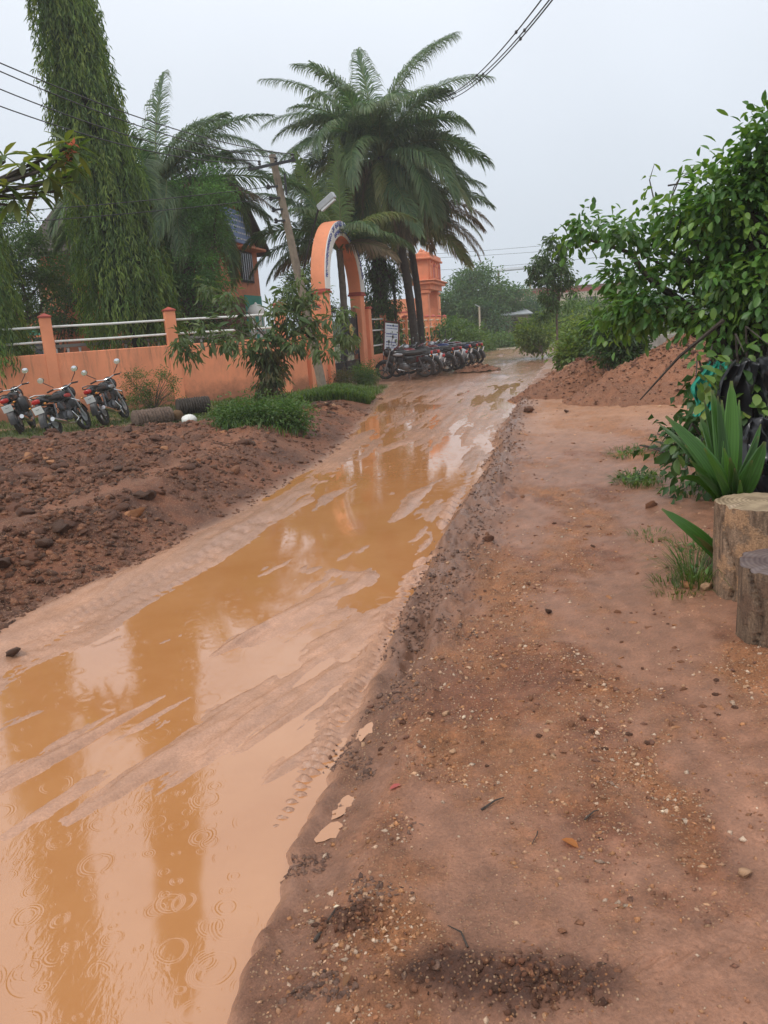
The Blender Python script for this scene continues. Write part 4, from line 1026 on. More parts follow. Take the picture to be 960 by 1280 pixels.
# ------------------------------------------------------------------ electric pole, wires
pb = gp(405, 492); pt = pp(340, 193, 20.6)
def epole():
    root = empty('electric_pole', pb); tag(root, 'leaning concrete electric pole with crossarm standing in the grass by the gate', 'pole')
    rel = pt - pb; a = MB()
    a.tube([rel * -.02, rel * .3, rel * .6, rel], [.125, .115, .10, .085], 4, True); a.build('shaft', POLEM, root)
    dcr = Vector((1, -.12, .10)).normalized(); ca = pp(340, 207, 20.5) - pb + Vector((0, -.1, 0))
    b = MB(); b.box(ca, (1.22, .06, .06), dcr.to_track_quat('X', 'Z').to_matrix()); b.build('crossarm', BLACKM, root)
    ins = []
    for s in (-.55, -.3, .12, .55):
        p = ca + dcr * s + Vector((0, 0, .04)); q = MB(); q.lathe([(.015, 0), (.045, .02), (.03, .06), (.045, .09), (.0, .13)], p, 8); q.build('insulator', POLEM if False else BLACKM, root, True); ins.append(pb + p + Vector((0, 0, .1)))
    low = []
    for i in range(4):
        c = rel * (.875 - i * .045); b = MB(); b.box(c + Vector((-.14, -.05, 0)), (.26, .05, .045)); b.lathe([(.02, -.06), (.055, -.03), (.03, 0), (.055, .03), (.02, .07)], c + Vector((-.26, -.05, 0)), 8); b.build('bracket', BLACKM, root)
        low.append(pb + c + Vector((-.28, -.05, 0)))
    b = MB(); b.box(rel * .87 + Vector((.17, -.05, .06)), (.05, .06, .5)); b.build('fuse_box', BLACKM, root)
    # street lamp arm
    A = rel * .48; E = pp(398, 261, 20.2) - pb; T2 = pp(418, 243, 20.0) - pb
    b = MB(); b.tube([A, A.lerp(E, .5) + Vector((.0, 0, .04)), E], .025, 6); b.build('lamp_arm', BLACKM, root)
    d = (T2 - E).normalized(); b = MB(); b.box(E.lerp(T2, .5), ((T2 - E).length, .12, .17), d.to_track_quat('X', 'Z').to_matrix(), bev=.02); lm = b.build('lamp_housing', STEEL, root)
    b = MB(); b.box(E.lerp(T2, .5) + Vector((.045, -.03, -.085)), ((T2 - E).length * .8, .08, .05), d.to_track_quat('X', 'Z').to_matrix()); b.build('lens', GLASSL, lm)
    return ins, low
INS, LOW = epole()
def wire(A, B, sag, label, group, r=.011, n=24):
    pts = [A.lerp(B, i / n) - Vector((0, 0, sag * 4 * (i / n) * (1 - i / n))) for i in range(n + 1)]
    b = MB(); b.tube(pts, r, 4); return tag(b.build('overhead_wire', WIRE, None, True), label, 'wire', group)
G_ = 'bare wires running from the pole to the left'
for i, (a, yy) in enumerate(((INS[3], 52), (INS[2], 62), (INS[1], 86), (INS[0], 110))):
    wire(a, pp(-60, yy, 11.5 + .25 * i), .25, ['topmost of the four wires from crossarm to upper left', 'second highest wire from the crossarm to the left', 'third wire from the top running left from crossarm', 'lowest of the four crossarm wires running left'][i], G_, .010)
for i, a in enumerate(LOW[:2]):
    wire(a, pp(-40, 268 + 14 * i, 17), .05, ['upper service wire from pole brackets across the mast tree', 'lower service wire from pole brackets across the mast tree'][i], 'service wires from the pole brackets', .009)
def cable():
    root = empty('aerial_cable', pp(545, 113, 34)); tag(root, 'bundled aerial cable with spacers crossing the sky at upper right', 'cable')
    A = pp(535, 122, 36) - root.location; B = pp(700, -32, 13) - root.location
    offs = [Vector((0, 0, 0)), Vector((.16, 0, .02)), Vector((.08, 0, -.12))]
    n = 40
    def C(t): return A.lerp(B, t) - Vector((0, 0, .55 * 4 * t * (1 - t)))
    for o in offs:
        b = MB(); b.tube([C(i / n) + o for i in range(n + 1)], .013, 5); b.build('cable_strand', WIRE, root, True)
    for t in (.12, .36, .62, .85):
        for o in offs: b = MB(); b.ell(C(t) + o, (.03, .045, .035), 8, 6); b.build('spacer', BLACKM, root, True)
cable()
for i, (y0, y1) in enumerate(((318, 300), (338, 322), (322, 309))):
    wire(pp(470, y0 + 3, 95), pp(800, y1 - 6, 95), .3, ['upper faint power line far beyond the trees', 'lower faint power line far beyond the trees', 'middle faint power line far beyond the trees'][i], 'distant power lines', .018)
# slim pole by the far trees
P = gp(601, 433, -.1); b = empty('lamp_post', P); tag(b, 'slim pale post standing at the far end of the road', 'post')
q = MB(); q.tube([(0, 0, 0), (0, 0, 2.7)], [.08, .06], 8); q.build('shaft', CONCL, b, True); q = MB(); q.tube([(0, 0, 2.7), (-.3, 0, 2.85)], .03, 6); q.build('arm', STEEL, b)

# ------------------------------------------------------------------ trees on the left
P = pp(118, 400, 21.6); hanging_tree('tall weeping mast tree draping its leaves over the wall', (P.x + 1.2, 21.7, 0), 20.5, 1.22, .74, 5200, 11, zlo=2.0, lean=(-1.65, 0))
P = pp(-34, 400, 19.6); hanging_tree('weeping mast tree cut by the left edge of the picture', (P.x + .35, 19.3, 0), 21.5, 1.05, .78, 3600, 12, zlo=1.6, lean=(-1.0, 0))
rnd = random.Random(21)
# palms in the middle
top = pp(476, 196, 30); base = Vector((top.x + .9, 30, -.1))
fr_ = std_fronds(52, rnd, 4.25, .95)
fr_ += [(200, -58, 3.6, 25, FBR, .7), (-30, -62, 3.6, 22, FBR, .7), (250, -66, 3.4, 18, FBR, .7), (300, -60, 3.5, 20, FY, .7), (230, -50, 3.6, 30, FG, .8), (275, -35, 3.8, 45, FG, .85)]
fr_ += [(5, 25, 4.3, 75, FG, .9), (-5, 2, 4.1, 60, FG, .9), (178, 35, 4.4, 95, FG, .9), (184, 12, 4.2, 75, FG, .9), (90, 84, 4.3, 30, FG, .8), (5, 82, 4.7, 62, FG, .95), (170, 78, 4.7, 70, FG, .95), (200, 82, 4.4, 40, FG, .8), (-20, 76, 4.9, 75, FG, .95), (140, 72, 4.9, 80, FG, .95), (40, 70, 4.9, 85, FG, .95), (175, 60, 4.9, 60, FG, .9), (0, 62, 5.0, 75, FG, .9), (185, 50, 4.6, 80, FG, .9), (45, 55, 4.4, 75, FG, .9), (215, 48, 4.0, 70, FG, .9), (-30, -10, 4.0, 60, FY, .8)]
palm('tallest coconut palm with dense crown above the gate arch', base, top, .19, fr_, seed=3, group=None, trunkmat=DTRUNK)
top2 = pp(505, 262, 32); base2 = Vector((pp(527, 430, 32).x, 32, -.1))
f2 = []
for i in range(20):
    t = i / 19; az = i * 137.5; f2.append((az, 45 - 80 * t, 3.5, 75 - 30 * t, (FG if t < .4 else FBR if rnd.random() < .65 else FY), .75))
f2 += [(-8, 15, 3.7, 70, FBR, .7), (5, 32, 3.8, 75, FG, .75), (-20, -10, 3.6, 60, FBR, .7), (-2, -25, 3.3, 50, FBR, .6), (12, 5, 3.8, 62, FY, .7), (200, 5, 3, 70, FG, .7)]
palm('coconut palm with browning drooping fronds behind the tallest palm', base2, top2, .17, f2, seed=4, nuts=False, trunkmat=DTRUNK)
top3 = pp(424, 312, 26.5); base3 = Vector((pp(430, 440, 27).x - .1, 26.8, -.1))
f3 = [(180, 40, 3.4, 85, FG, .75), (172, 62, 3.3, 60, FG, .7), (188, 22, 3.4, 90, FG, .75), (150, 75, 3.6, 40, FG, .7), (60, 70, 3.0, 50, FG, .7), (10, 50, 2.8, 80, FY, .7), (-15, 25, 2.6, 80, FG, .7), (240, 55, 3.0, 80, FG, .7), (300, 40, 2.7, 80, FG, .7), (120, 50, 3, 80, FG, .7), (95, 82, 3.6, 20, [(.09, .16, .03), (.13, .2, .04)], .6), (205, 8, 2.8, 70, FG, .7), (30, 30, 3, 70, FG, .7), (178, 5, 2.4, 60, FBR, .6), (330, 10, 2.2, 60, FBR, .6), (100, 88, 3.3, 12, [(.10, .18, .03), (.15, .22, .05)], .5)]
palm('short coconut palm growing right behind the gate arch', base3, top3, .15, f3, seed=5, nuts=False)
# palm behind the mast tree, left
top4 = pp(186, 244, 25); base4 = Vector((top4.x + .3, 25, -.1))
f4 = std_fronds(32, rnd, 4.1, .85) + [(2, 34, 4.4, 55, FG, .8), (8, 22, 4.6, 50, FG, .8), (-10, 50, 4.4, 60, FG, .8), (-6, 12, 3.9, 60, FBR, .7), (10, 2, 3.5, 40, FG, .7), (178, 5, 3.7, 60, FG, .7), (186, -8, 3.6, 55, FG, .7), (60, 78, 3.9, 22, FG, .8), (20, 66, 3.8, 45, FG, .8), (-4, -4, 3.6, 35, FG, .7), (176, 32, 4.0, 60, FG, .7)]
palm('coconut palm rising behind the tall weeping mast tree', base4, top4 + Vector((.25, 0, .1)), .16, f4, seed=6)
P = pp(52, 296, 44); palm('small distant coconut palm seen in the gap at left', (P.x, 44, 0), P, .14, [(i * 50, 40 - 6 * i, 2.1, 70, FG, .5) for i in range(9)], seed=7, nuts=False)
# ivy clad trunk group under the palms
P = pp(482, 440, 31); 
bl = [(P.x + .02, 31, z, .64 + .08 * math.sin(z * 3), .5, .8) for z in (.9, 1.8, 2.7, 3.6, 4.5)]
tree('ivy_clad_tree', 'dark ivy clad trunk hung with leaves beneath the palms', 'tree', (P.x, 31, -.1), 4.6, bl, 9000, .14, .05, GREEN_D, .24, None, 190, .15, seed=71, droop=1.0, bark=DTRUNK, shell=.6)
# feathery tree in front of the school
def blob(px, py, D, r, rz=None, dy=None): p = pp(px, py, D); return (p.x, p.y, p.z, r, dy or r, rz or r * .85)
tree('feathery_tree', 'bushy green tree with fine leaves in front of the gabled building', 'tree', (pp(245, 430, 23.6).x, 23.6, 0), 1.9,
     [blob(246, 258, 23.6, .95), blob(215, 300, 23.6, .9), blob(262, 288, 23.8, .62), blob(234, 335, 23.4, 1.0), blob(268, 345, 23.6, .48), blob(205, 360, 23.5, .8, .9), blob(262, 222, 23.6, .42), blob(292, 240, 23.6, .34), blob(245, 375, 23.6, .8)],
     22000, .10, .042, [(.12, .26, .07), (.18, .34, .09), (.09, .19, .05)], .13, None, 230, .17, seed=72, nl=14)
tree('round_tree', 'round dense green tree at the left edge behind the wall', 'tree', (pp(10, 430, 24.5).x, 25, 0), 2.0,
     [blob(5, 290, 24.5, 1.1), blob(30, 320, 24.5, .9), blob(60, 335, 25.5, .8), blob(-20, 330, 24.5, 1.1), blob(40, 360, 25, .9), blob(75, 355, 26, .7), blob(10, 375, 25, .9)],
     15000, .10, .05, GREEN_M, .13, None, 140, .2, seed=73)
tree('garden_shrub', 'dark shrubbery behind the rails left of the mast tree', 'shrub', (pp(60, 430, 27).x, 27.5, 0), .8,
     [blob(45, 400, 27.5, .8), blob(85, 385, 27.5, 1.0), blob(20, 405, 28, .8), blob(95, 350, 28, .9)], 7000, .12, .055, GREEN_D + GREEN_M[:2], .06, None, 90, .2, seed=74)
tree('garden_shrub', 'shrubbery under the feathery tree behind the compound wall', 'shrub', (pp(215, 430, 24.5).x, 24.8, 0), .5,
     [blob(205, 400, 24.8, .8), blob(245, 402, 24.8, .7, .6)], 5000, .11, .05, GREEN_D, .05, None, 60, .2, seed=75)
tree('garden_tree', 'green tree peeping over the wall between pole and arch', 'tree', (pp(380, 430, 30).x, 31, 0), 1.6,
     [blob(383, 352, 31, .75), blob(372, 375, 31, .8), blob(395, 385, 31, .7)], 5500, .11, .05, GREEN_M, .08, None, 70, .17, seed=76)
# plumeria branch reaching in from the left, nearer the camera
def plumeria():
    O = pp(-60, 245, 11.5); base = Vector((O.x - .6, O.y, 0)); root = empty('plumeria_tree', base); tag(root, 'plumeria branch with long leaves and pink flowers at left edge', 'tree')
    b = MB(); b.tube([(0, 0, -.1), (.05, 0, 1.8), (.3, 0, O.z - .5), O - base], [.11, .09, .07, .05], 8)
    tips = [(92, 190), (60, 222), (30, 205), (8, 232), (70, 200), (45, 240), (5, 195), (95, 212), (75, 232), (18, 250), (48, 200), (82, 178)]
    rnd = random.Random(4); tp = []
    for (x, y) in tips:
        t = pp(x, y, 11.4 + rnd.uniform(-.35, .35)) - base; s = (O - base).lerp(t, .3); b.tube([O - base, s + Vector((0, 0, -.06)), t + Vector((0, 0, -.07)), t], [.035, .025, .018, .014], 6); tp.append(t)
    b.build('trunk', DTRUNK, root, True)
    for t in tp:
        for k in range(11):
            a = k * 2.4 + rnd.uniform(-.3, .3); el = rnd.uniform(-.75, .75)
            d = np.array([[math.cos(a) * math.cos(el), math.sin(a) * math.cos(el), math.sin(el)]])
            V, F, kk = leaf_batch(np.array([tuple(t)]), d, np.array([[0, 0, 1.0]]), np.array([rnd.uniform(.28, .46)]), np.array([rnd.uniform(.075, .11)]), .18, .22, 2)
            c = mixcol(1, [(.05, .10, .02), (.10, .16, .03), (.16, .18, .04)], np.random.default_rng(k * 7 + int(t.x * 100) % 50))
            np_mesh('leaf', V, F, LEAF, root, np.repeat(c, kk, 0))
    for k in range(5):
        t = tp[0] + Vector((rnd.uniform(-.08, .12), -.1, rnd.uniform(-.2, .12))); V = []
        d = rand_dirs(5, np.random.default_rng(k)); V, F, kk = leaf_batch(np.tile(np.array(t), (5, 1)), d, np.tile([[0, 0, 1.0]], (5, 1)), np.full(5, .09), np.full(5, .05), .2, .2, 1)
        np_mesh('flower', V, F, LEAF, root, np.tile([[.55, .22, .13]], (len(V), 1)))
plumeria()

# ------------------------------------------------------------------ far vegetation
tree('spreading_tree', 'big rounded tree beyond the far gateway at the road end', 'tree', (pp(600, 430, 64).x, 64, -.2), 2.2,
     [blob(600, 365, 64, 2.4), blob(573, 385, 63, 1.9), blob(628, 378, 64, 1.7), blob(600, 400, 62, 2.6, 1.8), blob(570, 410, 62, 1.8, 1.5), blob(638, 395, 65, 1.1), blob(585, 352, 64, 1.1)], 26000, .26, .13, GREEN_B + GREEN_M[:2], .3, None, 220, .38, seed=80, nl=12)
far_list = [
 ('feathery green tree right of the far post', (655, 432, 66), [(655, 400, 66, 1.6), (668, 385, 67, 1.2), (640, 415, 66, 1.0)], GREEN_B),
 ('tree beyond the lone sapling at road end', (700, 430, 60), [(705, 400, 60, 1.7), (725, 395, 61, 1.5), (690, 412, 60, 1.3)], GREEN_M),
 ('rounded green tree left of the big shrub', (745, 425, 46), [(740, 398, 46, 1.3), (760, 405, 46, 1.2), (720, 405, 47, 1.0)], GREEN_M),
 ('pale green tree behind the dirt heaps', (800, 420, 60), [(800, 395, 60, 2.2), (840, 392, 60, 2.0), (775, 392, 62, 1.6)], GREEN_B)]
for i, (lab, (x, y, D), bl, cc) in enumerate(far_list):
    p = gp(x, y, -.1); tree('distant_tree', lab, 'tree', (pp(x, y, D).x, D, -.2), 1.0, [blob(a, b_, d_, r_) for a, b_, d_, r_ in bl], 6500, .2, .10, cc, .14, 'distant trees', 90, .3, seed=85 + i)
bush_list = [('broad bush at the foot of the spreading tree beside the bikes', (570, 436, 40), [(572, 425, 40, .9), (560, 418, 41, .8), (588, 432, 40, .6), (568, 408, 41, .6)], GREEN_M),
 ('bush on the road edge right of the far gateway', (592, 437, 44), [(590, 432, 44, .8, .6), (606, 434, 46, .6, .5)], GREEN_M),
 ('low bush under the distant post', (618, 436, 50), [(618, 430, 50, 1.0, .5), (640, 432, 52, .9, .5)], GREEN_M),
 ('bush by the left of the lone sapling', (678, 445, 32), [(668, 425, 33, .6), (680, 412, 34, .45), (662, 412, 34, .4)], GREEN_L),
 ('bush just right of the lone sapling', (715, 445, 30), [(716, 430, 30, .5), (732, 415, 30, .7), (742, 428, 29, .6)], GREEN_L),
 ('dark bush growing on the left dirt heap', (765, 455, 15.2), [(770, 425, 15.2, .42, .5), (752, 412, 15.5, .36), (785, 410, 15.2, .36), (768, 445, 15.0, .36, .3), (792, 432, 14.8, .25, .3)], GREEN_D),
 ('pale leafy weeds at the edge of the left heap', (722, 452, 19), [(722, 440, 19, .35, .35), (735, 430, 19, .35, .4), (712, 452, 19, .25, .2)], GREEN_L)]
for i, (lab, (x, y, D), bl, cc) in enumerate(bush_list):
    c = pp(x, y, D); tree('bush', lab, 'bush', (c.x, D, tz(c.x, D) if D > 25 else 0.0), .3, [blob(*a[:4], rz=(a[4] if len(a) > 4 else None)) for a in bl], 4200, .07 + .0026 * D, .035 + .0014 * D, cc, .035, 'bushes by the road', 60, .04 + .0045 * D, seed=95 + i, nl=6)
# lone sapling
P = gp(697, 457, -.05)
tree('slender_tree', 'slender young tree with straight stem standing alone at the roadside', 'tree', P, 1.9,
     [blob(693, 320, P.y, .42, .5), blob(680, 345, P.y, .45, .5), blob(703, 345, P.y, .42, .5), blob(690, 372, P.y, .32, .34), blob(714, 375, P.y, .18, .26), blob(672, 330, P.y, .28), blob(683, 392, P.y, .26, .2), blob(695, 302, P.y, .28)],
     3000, .17, .065, GREEN_D + [(.09, .16, .05)], .045, None, 60, .10, seed=110, nl=16, droop=.8)
# distant band of trees closing the horizon
def far_wood():
    rg = np.random.default_rng(5); n = 34000
    a = rg.uniform(-1.05, 1.25, n); Rr = rg.uniform(120, 150, n); x = Rr * np.sin(a); y = Rr * np.cos(a)
    h = 3.0 + 1.8 * fbm(a * 14, a * 0, 3, 91) + 1.2 * perlin(a * 60, a * 0, 92)
    z = -.3 + np.maximum(h, 1) * rg.random(n) ** .7
    V, F, k = leaf_batch(np.stack([x, y, z], -1), rand_dirs(n, rg), rand_dirs(n, rg), rg.uniform(.7, 1.3, n), rg.uniform(.4, .8, n))
    o = np_mesh('distant_wood', V, F, LEAF, None, np.repeat(mixcol(n, GREEN_B, rg), k, 0)); o['kind'] = 'stuff'
far_wood()
P = pp(612, 420, 100); Q = pp(775, 420, 100)
block('long_building', 'long pale distant building with brown parapet behind the trees', 'building', P.x, Q.x, 100, 112, 5.2, CONCL, [(-.42 + .14 * i, 3.4, 1.3, 1.0) for i in range(7)], MAROON, bands=[(4.6, 5.1, REDTRIM, -.5, .5)])
root = empty('roadside_shed', (pp(637, 430, 62).x, 62, -.2)); tag(root, 'small pale shed with grey roof under the spreading tree', 'shed')
b = MB(); b.box((0, 1, 1.1), (3.0, 2.4, 2.2)); b.build('wall', CONCL, root); b = MB(); b.box((0, .8, 2.35), (3.5, 3.2, .08), Euler((R(8), 0, 0))); b.build('roof', ROOFG, root)
b = MB(); b.box((.5, -.22, .9), (.8, .05, 1.7)); b.build('door', DTRUNK, root)
root = empty('roof_shed', (pp(640, 430, 84).x, 84, -.2)); tag(root, 'open shed with long thin grey roof above the distant trees', 'shed')
b = MB(); b.box((0, 0, 6.9), (10.5, 7, .12), Euler((R(5), R(-1.5), 0))); b.build('roof', ROOFG, root); 
for i in range(4): b = MB(); b.box((-4.8 + i * 3.2, -2.4, 3.35), (.2, .2, 6.7)); b.build('column', CONCL, root)

# ------------------------------------------------------------------ rocks, clods, gravel
def ico():
    t = (1 + 5 ** .5) / 2
    v = nrm(np.array([(-1, t, 0), (1, t, 0), (-1, -t, 0), (1, -t, 0), (0, -1, t), (0, 1, t), (0, -1, -t), (0, 1, -t), (t, 0, -1), (t, 0, 1), (-t, 0, -1), (-t, 0, 1)], float))
    f = np.array([(0, 11, 5), (0, 5, 1), (0, 1, 7), (0, 7, 10), (0, 10, 11), (1, 5, 9), (5, 11, 4), (11, 10, 2), (10, 7, 6), (7, 1, 8), (3, 9, 4), (3, 4, 2), (3, 2, 6), (3, 6, 8), (3, 8, 9), (4, 9, 5), (2, 4, 11), (6, 2, 10), (8, 6, 7), (9, 8, 1)])
    return v, f
IV, IF = ico()
OV = np.array([(1, 0, 0), (0, 1, 0), (-1, 0, 0), (0, -1, 0), (0, 0, 1.0), (0, 0, -1.0)]); OF = np.array([(0, 1, 4), (1, 2, 4), (2, 3, 4), (3, 0, 4), (1, 0, 5), (2, 1, 5), (3, 2, 5), (0, 3, 5)])
def rocks(name, P, S, cols, seed, parent=None, base='ico', flat=.65, wet=.2, jit=.22, kind='stuff'):
    rg = np.random.default_rng(seed); BV, BF_ = (IV, IF) if base == 'ico' else (OV, OF); n = len(P); k = len(BV)
    v = BV[None] * (1 + rg.normal(0, jit, (n, k, 1))) + rg.normal(0, jit * .4, (n, k, 3))
    sc3 = np.stack([rg.uniform(.7, 1.35, n), rg.uniform(.55, 1.0, n), flat * rg.uniform(.6, 1.2, n)], -1)[:, None, :] * S[:, None, None]
    v = v * sc3; a = rg.random(n) * 6.283; ca, sa = np.cos(a)[:, None], np.sin(a)[:, None]; tl = rg.normal(0, .3, n)[:, None]
    x, y, z = v[..., 0], v[..., 1], v[..., 2]; y, z = y * np.cos(tl) - z * np.sin(tl), y * np.sin(tl) + z * np.cos(tl)
    v = np.stack([x * ca - y * sa, x * sa + y * ca, z], -1) + np.asarray(P)[:, None, :]
    F = (np.arange(n)[:, None, None] * k + BF_[None]).reshape(-1, 3)
    c = np.repeat(mixcol(n, cols, rg, .18), k, 0)
    o = np_mesh(name, v.reshape(-1, 3), F, MUD, parent, c, False, np.full(n * k, wet))
    if kind: o['kind'] = kind
    return o
CL = [(.115, .042, .02), (.17, .062, .03), (.27, .11, .052), (.085, .035, .018), (.17, .078, .045)]
GV = [(.42, .19, .08), (.52, .30, .17), (.28, .12, .06), (.20, .085, .05), (.40, .17, .07), (.58, .42, .30)]
PROTO = []
for i in range(10):
    rg = np.random.default_rng(300 + i); v = IV * (1 + rg.normal(0, .24, (12, 1))) * np.array([1.15, .85, .62])
    V2 = []; F2 = []   # one subdivision for the clods one can pick out
    vv = [tuple(q) for q in v]; cache = {}
    def mid(a, b):
        k_ = (min(a, b), max(a, b))
        if k_ not in cache:
            m = (np.array(vv[a]) + np.array(vv[b])) / 2 * (1.0 + rg.normal(0, .15)); vv.append(tuple(m)); cache[k_] = len(vv) - 1
        return cache[k_]
    for a, b_, c in IF:
        x, y, z = mid(a, b_), mid(b_, c), mid(c, a); F2 += [(a, x, z), (b_, y, x), (c, z, y), (x, y, z)]
    ccol = (CL if i < 6 else GV)[i % 5]
    PROTO.append(np_mesh('clod', np.array(vv), np.array(F2), MUD, None, np.tile([ccol], (len(vv), 1)), False, np.full(len(vv), .25 if i < 6 else .5), link=False))
def stone(name, p, s, k, parent=None, rnd=random):
    o = bpy.data.objects.new(name, PROTO[k]); col.objects.link(o); o.location = p; o.scale = (s, s * rnd.uniform(.75, 1.1), s * rnd.uniform(.7, 1.05)); o.rotation_euler = (rnd.uniform(-.3, .3), rnd.uniform(-.3, .3), rnd.uniform(0, 6.28))
    return child(o, parent)

def scatter():
    rg = np.random.default_rng(77)
    # rubble on the bank
    n = 46000; Y = 1 / rg.uniform(1 / 20.5, 1 / 3.6, n); X = rg.uniform(-1, 0.05, n) * (Y * .62 + .4)
    T = terrain(X, Y, True); ok = (T['cat'] == 2) & (rg.random(n) < .35 + .65 * T['foot'] * T['back'])
    dens = fbm(X * .9, Y * .9, 3, 201); ok &= (dens > -.30 + .4 * T['lane'] + .35 * rg.random(n) - .12)
    X, Y, Z = X[ok], Y[ok], T['z'][ok]; S = .008 + .034 * rg.random(len(X)) ** 4 + .0010 * Y
    big = np.argsort(-(S / np.maximum(Y, 3)))[:0]
    P = np.stack([X, Y, Z - S * .12], -1); rocks('rubble', P, S, CL, 1, GROUND[2], wet=.12, jit=.3)
    rnd = random.Random(8); cnt = 0
    while cnt < 210:
        y = 1 / rnd.uniform(1 / 17, 1 / 4.2); x = rnd.uniform(-1, 0) * (y * .6)
        t = terrain(np.array([x]), np.array([y]), True)
        if t['cat'][0] != 2 or t['foot'][0] < .5 or t['back'][0] < .6 or t['lane'][0] > .4: continue
        s = rnd.uniform(.03, .095) + .003 * y; stone('clod', (x, y, float(t['z'][0]) - s * .1), s, rnd.choice([0, 1, 2, 3, 4, 5, 0, 1, 3, 9]), GROUND[2], rnd); cnt += 1
    # gravel on the path
    n = 80000; Y = 1 / rg.uniform(1 / 18, 1 / 1.25, n); X = rg.uniform(-.35, .75, n) * (Y + .4)
    T = terrain(X, Y, True); pr = .10 + .9 * T['pg'] ** 1.5 + .6 * T['dug'] + .5 * sst(2.5, 4, Y) * (fbm(X * 2, Y * 1.5, 3, 209) > .05)
    cl = sst(-.2, .35, fbm(X * 3.2, Y * 2.4, 3, 204)) * (.45 + .55 * sst(1.6, 2.6, Y)); pr = pr * (.12 + .88 * cl)
    ok = (T['cat'] == 1) & (T['dr'] > .12) & (rg.random(n) < pr)
    X, Y, Z, dg = X[ok], Y[ok], T['z'][ok], T['dug'][ok]; S = .0026 + .0095 * rg.random(len(X)) ** 3.2 + .0009 * Y
    S = np.where(dg > .35, S * 1.05, S); P = np.stack([X, Y, Z - S * .05], -1); k = dg > .35
    rocks('gravel', P[~k], S[~k], GV, 2, GROUND[1], 'oct', wet=.45)
    rocks('crumbs', P[k], S[k], CL, 3, GROUND[1], 'ico', wet=.2)
    # crumbly edge of the bank
    n = 13000; Y = 1 / rg.uniform(1 / 17, 1 / 1.3, n); dd = rg.normal(.18, .16, n); X = np.interp(Y, REy, REx) + dd
    T = terrain(X, Y, True); ok = (T['cat'] == 1) & (fbm(X * 3, Y * 3, 3, 207) > .22 - .30 * sst(2.5, 4.5, Y)); X, Y, Z = X[ok], Y[ok], T['z'][ok]
    S = .002 + .011 * rg.random(len(X)) ** 3.5 + .0010 * Y; rocks('crumbs', np.stack([X, Y, Z - S * .15], -1), S, [(.17, .09, .062), (.22, .12, .08), (.13, .065, .043)], 4, GROUND[1], 'ico', wet=.4, jit=.3)
    # stones one can pick out on the path
    cnt = 0
    while cnt < 280:
        y = 1 / rnd.uniform(1 / 13, 1 / 2.5); x = rnd.uniform(-.1, .6) * y
        t = terrain(np.array([x]), np.array([y]), True)
        if t['cat'][0] != 1 or t['dr'][0] < .1: continue
        s = rnd.uniform(.004, .011) * (1 + .25 * y); stone('stone', (x, y, float(t['z'][0]) + s * .05), s, rnd.choice([6, 7, 8, 9, 1, 0, 2]), GROUND[1], rnd); cnt += 1
scatter()
rnd = random.Random(31)
for (x, y, s, k, lab, sh) in [(557, 894, .027, 6, 'pale orange stone lying alone beside the rut', 'stone'), (550, 927, .017, 9, 'small brown stone just below the pale orange stone', 'stone'), (566, 941, .015, 6, 'flat yellowish stone below the brown stone', 'stone'),
        (18, 820, .055, 3, 'dark lump of mud standing at the left edge of the puddle', 'lump of mud'), (686, 771, .030, 3, 'dark grey stone in the middle of the path', 'stone'), (692, 954, .015, 6, 'pinkish stone on the smooth right path', 'stone'),
        (930, 1105, .026, 6, 'orange stone at the lower right edge', 'stone'), (703, 1172, .012, 7, 'small reddish stone above the dug up soil', 'stone'), (883, 746, .05, 6, 'broken reddish brick piece by the grass tuft', 'brick'), (860, 742, .04, 9, 'pale broken piece beside the reddish brick piece', 'brick'),
        (662, 517, .10, 4, 'dark clod on the bank edge near the heap', 'clod'), (708, 518, .05, 3, 'lone dark stone on the orange path', 'stone'), (612, 680, .05, 1, 'reddish clod on the churned bank', 'clod'), (723, 855, .016, 7, 'flat red tile chip on the grey path', 'tile chip'), (815, 640, .05, 2, 'reddish clod near the right grass', 'clod')]:
    p = gp(x, y, -.08 if x < 50 else 0); z = tz(p.x, p.y); o = stone('stone' if 'stone' in lab else 'clod' if 'clod' in lab or 'lump' in lab else 'brick_piece', (p.x, p.y, z + s * .35), s, k, None, rnd); tag(o, lab, sh)
def curl_leaf(px, py, L, c, lab, ang, cat='fallen leaf'):
    p = gp(px, py, .0); p.z = tz(p.x, p.y) + .006; d = np.array([[math.cos(ang), math.sin(ang), .12]])
    V, F, k = leaf_batch(np.zeros((1, 3)), d, np.array([[0, 0, 1.]]), np.array([L]), np.array([L * .45]), .35, .1, 2)
    o = np_mesh('fallen_leaf', V, F, LEAF_WET, None, np.tile([c], (len(V), 1))); o.location = p; tag(o, lab, cat)
curl_leaf(702, 1055, .065, (.42, .15, .03), 'curled orange brown leaf on the grey path', -.9)
curl_leaf(487, 990, .05, (.5, .12, .1), 'thin pink leaf near the small pools', .4)
curl_leaf(430, 1240, .04, (.25, .12, .05), 'small brown leaf in the bottom foreground', 1.2)
def twig(px, py, px2, py2, r, lab):
    a = gp(px, py); b_ = gp(px2, py2); a.z = tz(a.x, a.y) + r; b_.z = tz(b_.x, b_.y) + r; m = a.lerp(b_, .5) + Vector((.01, .008, .006)); q = MB(); q.tube([a, m, b_], [r, r * .8, r * .4], 5)
    tag(q.build('twig', DTRUNK, None, True), lab, 'twig')
twig(602, 1016, 630, 1003, .004, 'short dark twig lying by the stones'); twig(731, 1030, 748, 1018, .003, 'curved thin twig on the grey path'); twig(585, 1190, 560, 1160, .003, 'thin twig by the dug up soil'); twig(672, 1045, 665, 1060, .002, 'tiny twig near the orange brown leaf')
twig(392, 1168, 420, 1130, .005, 'dark rag like twig at the water edge')

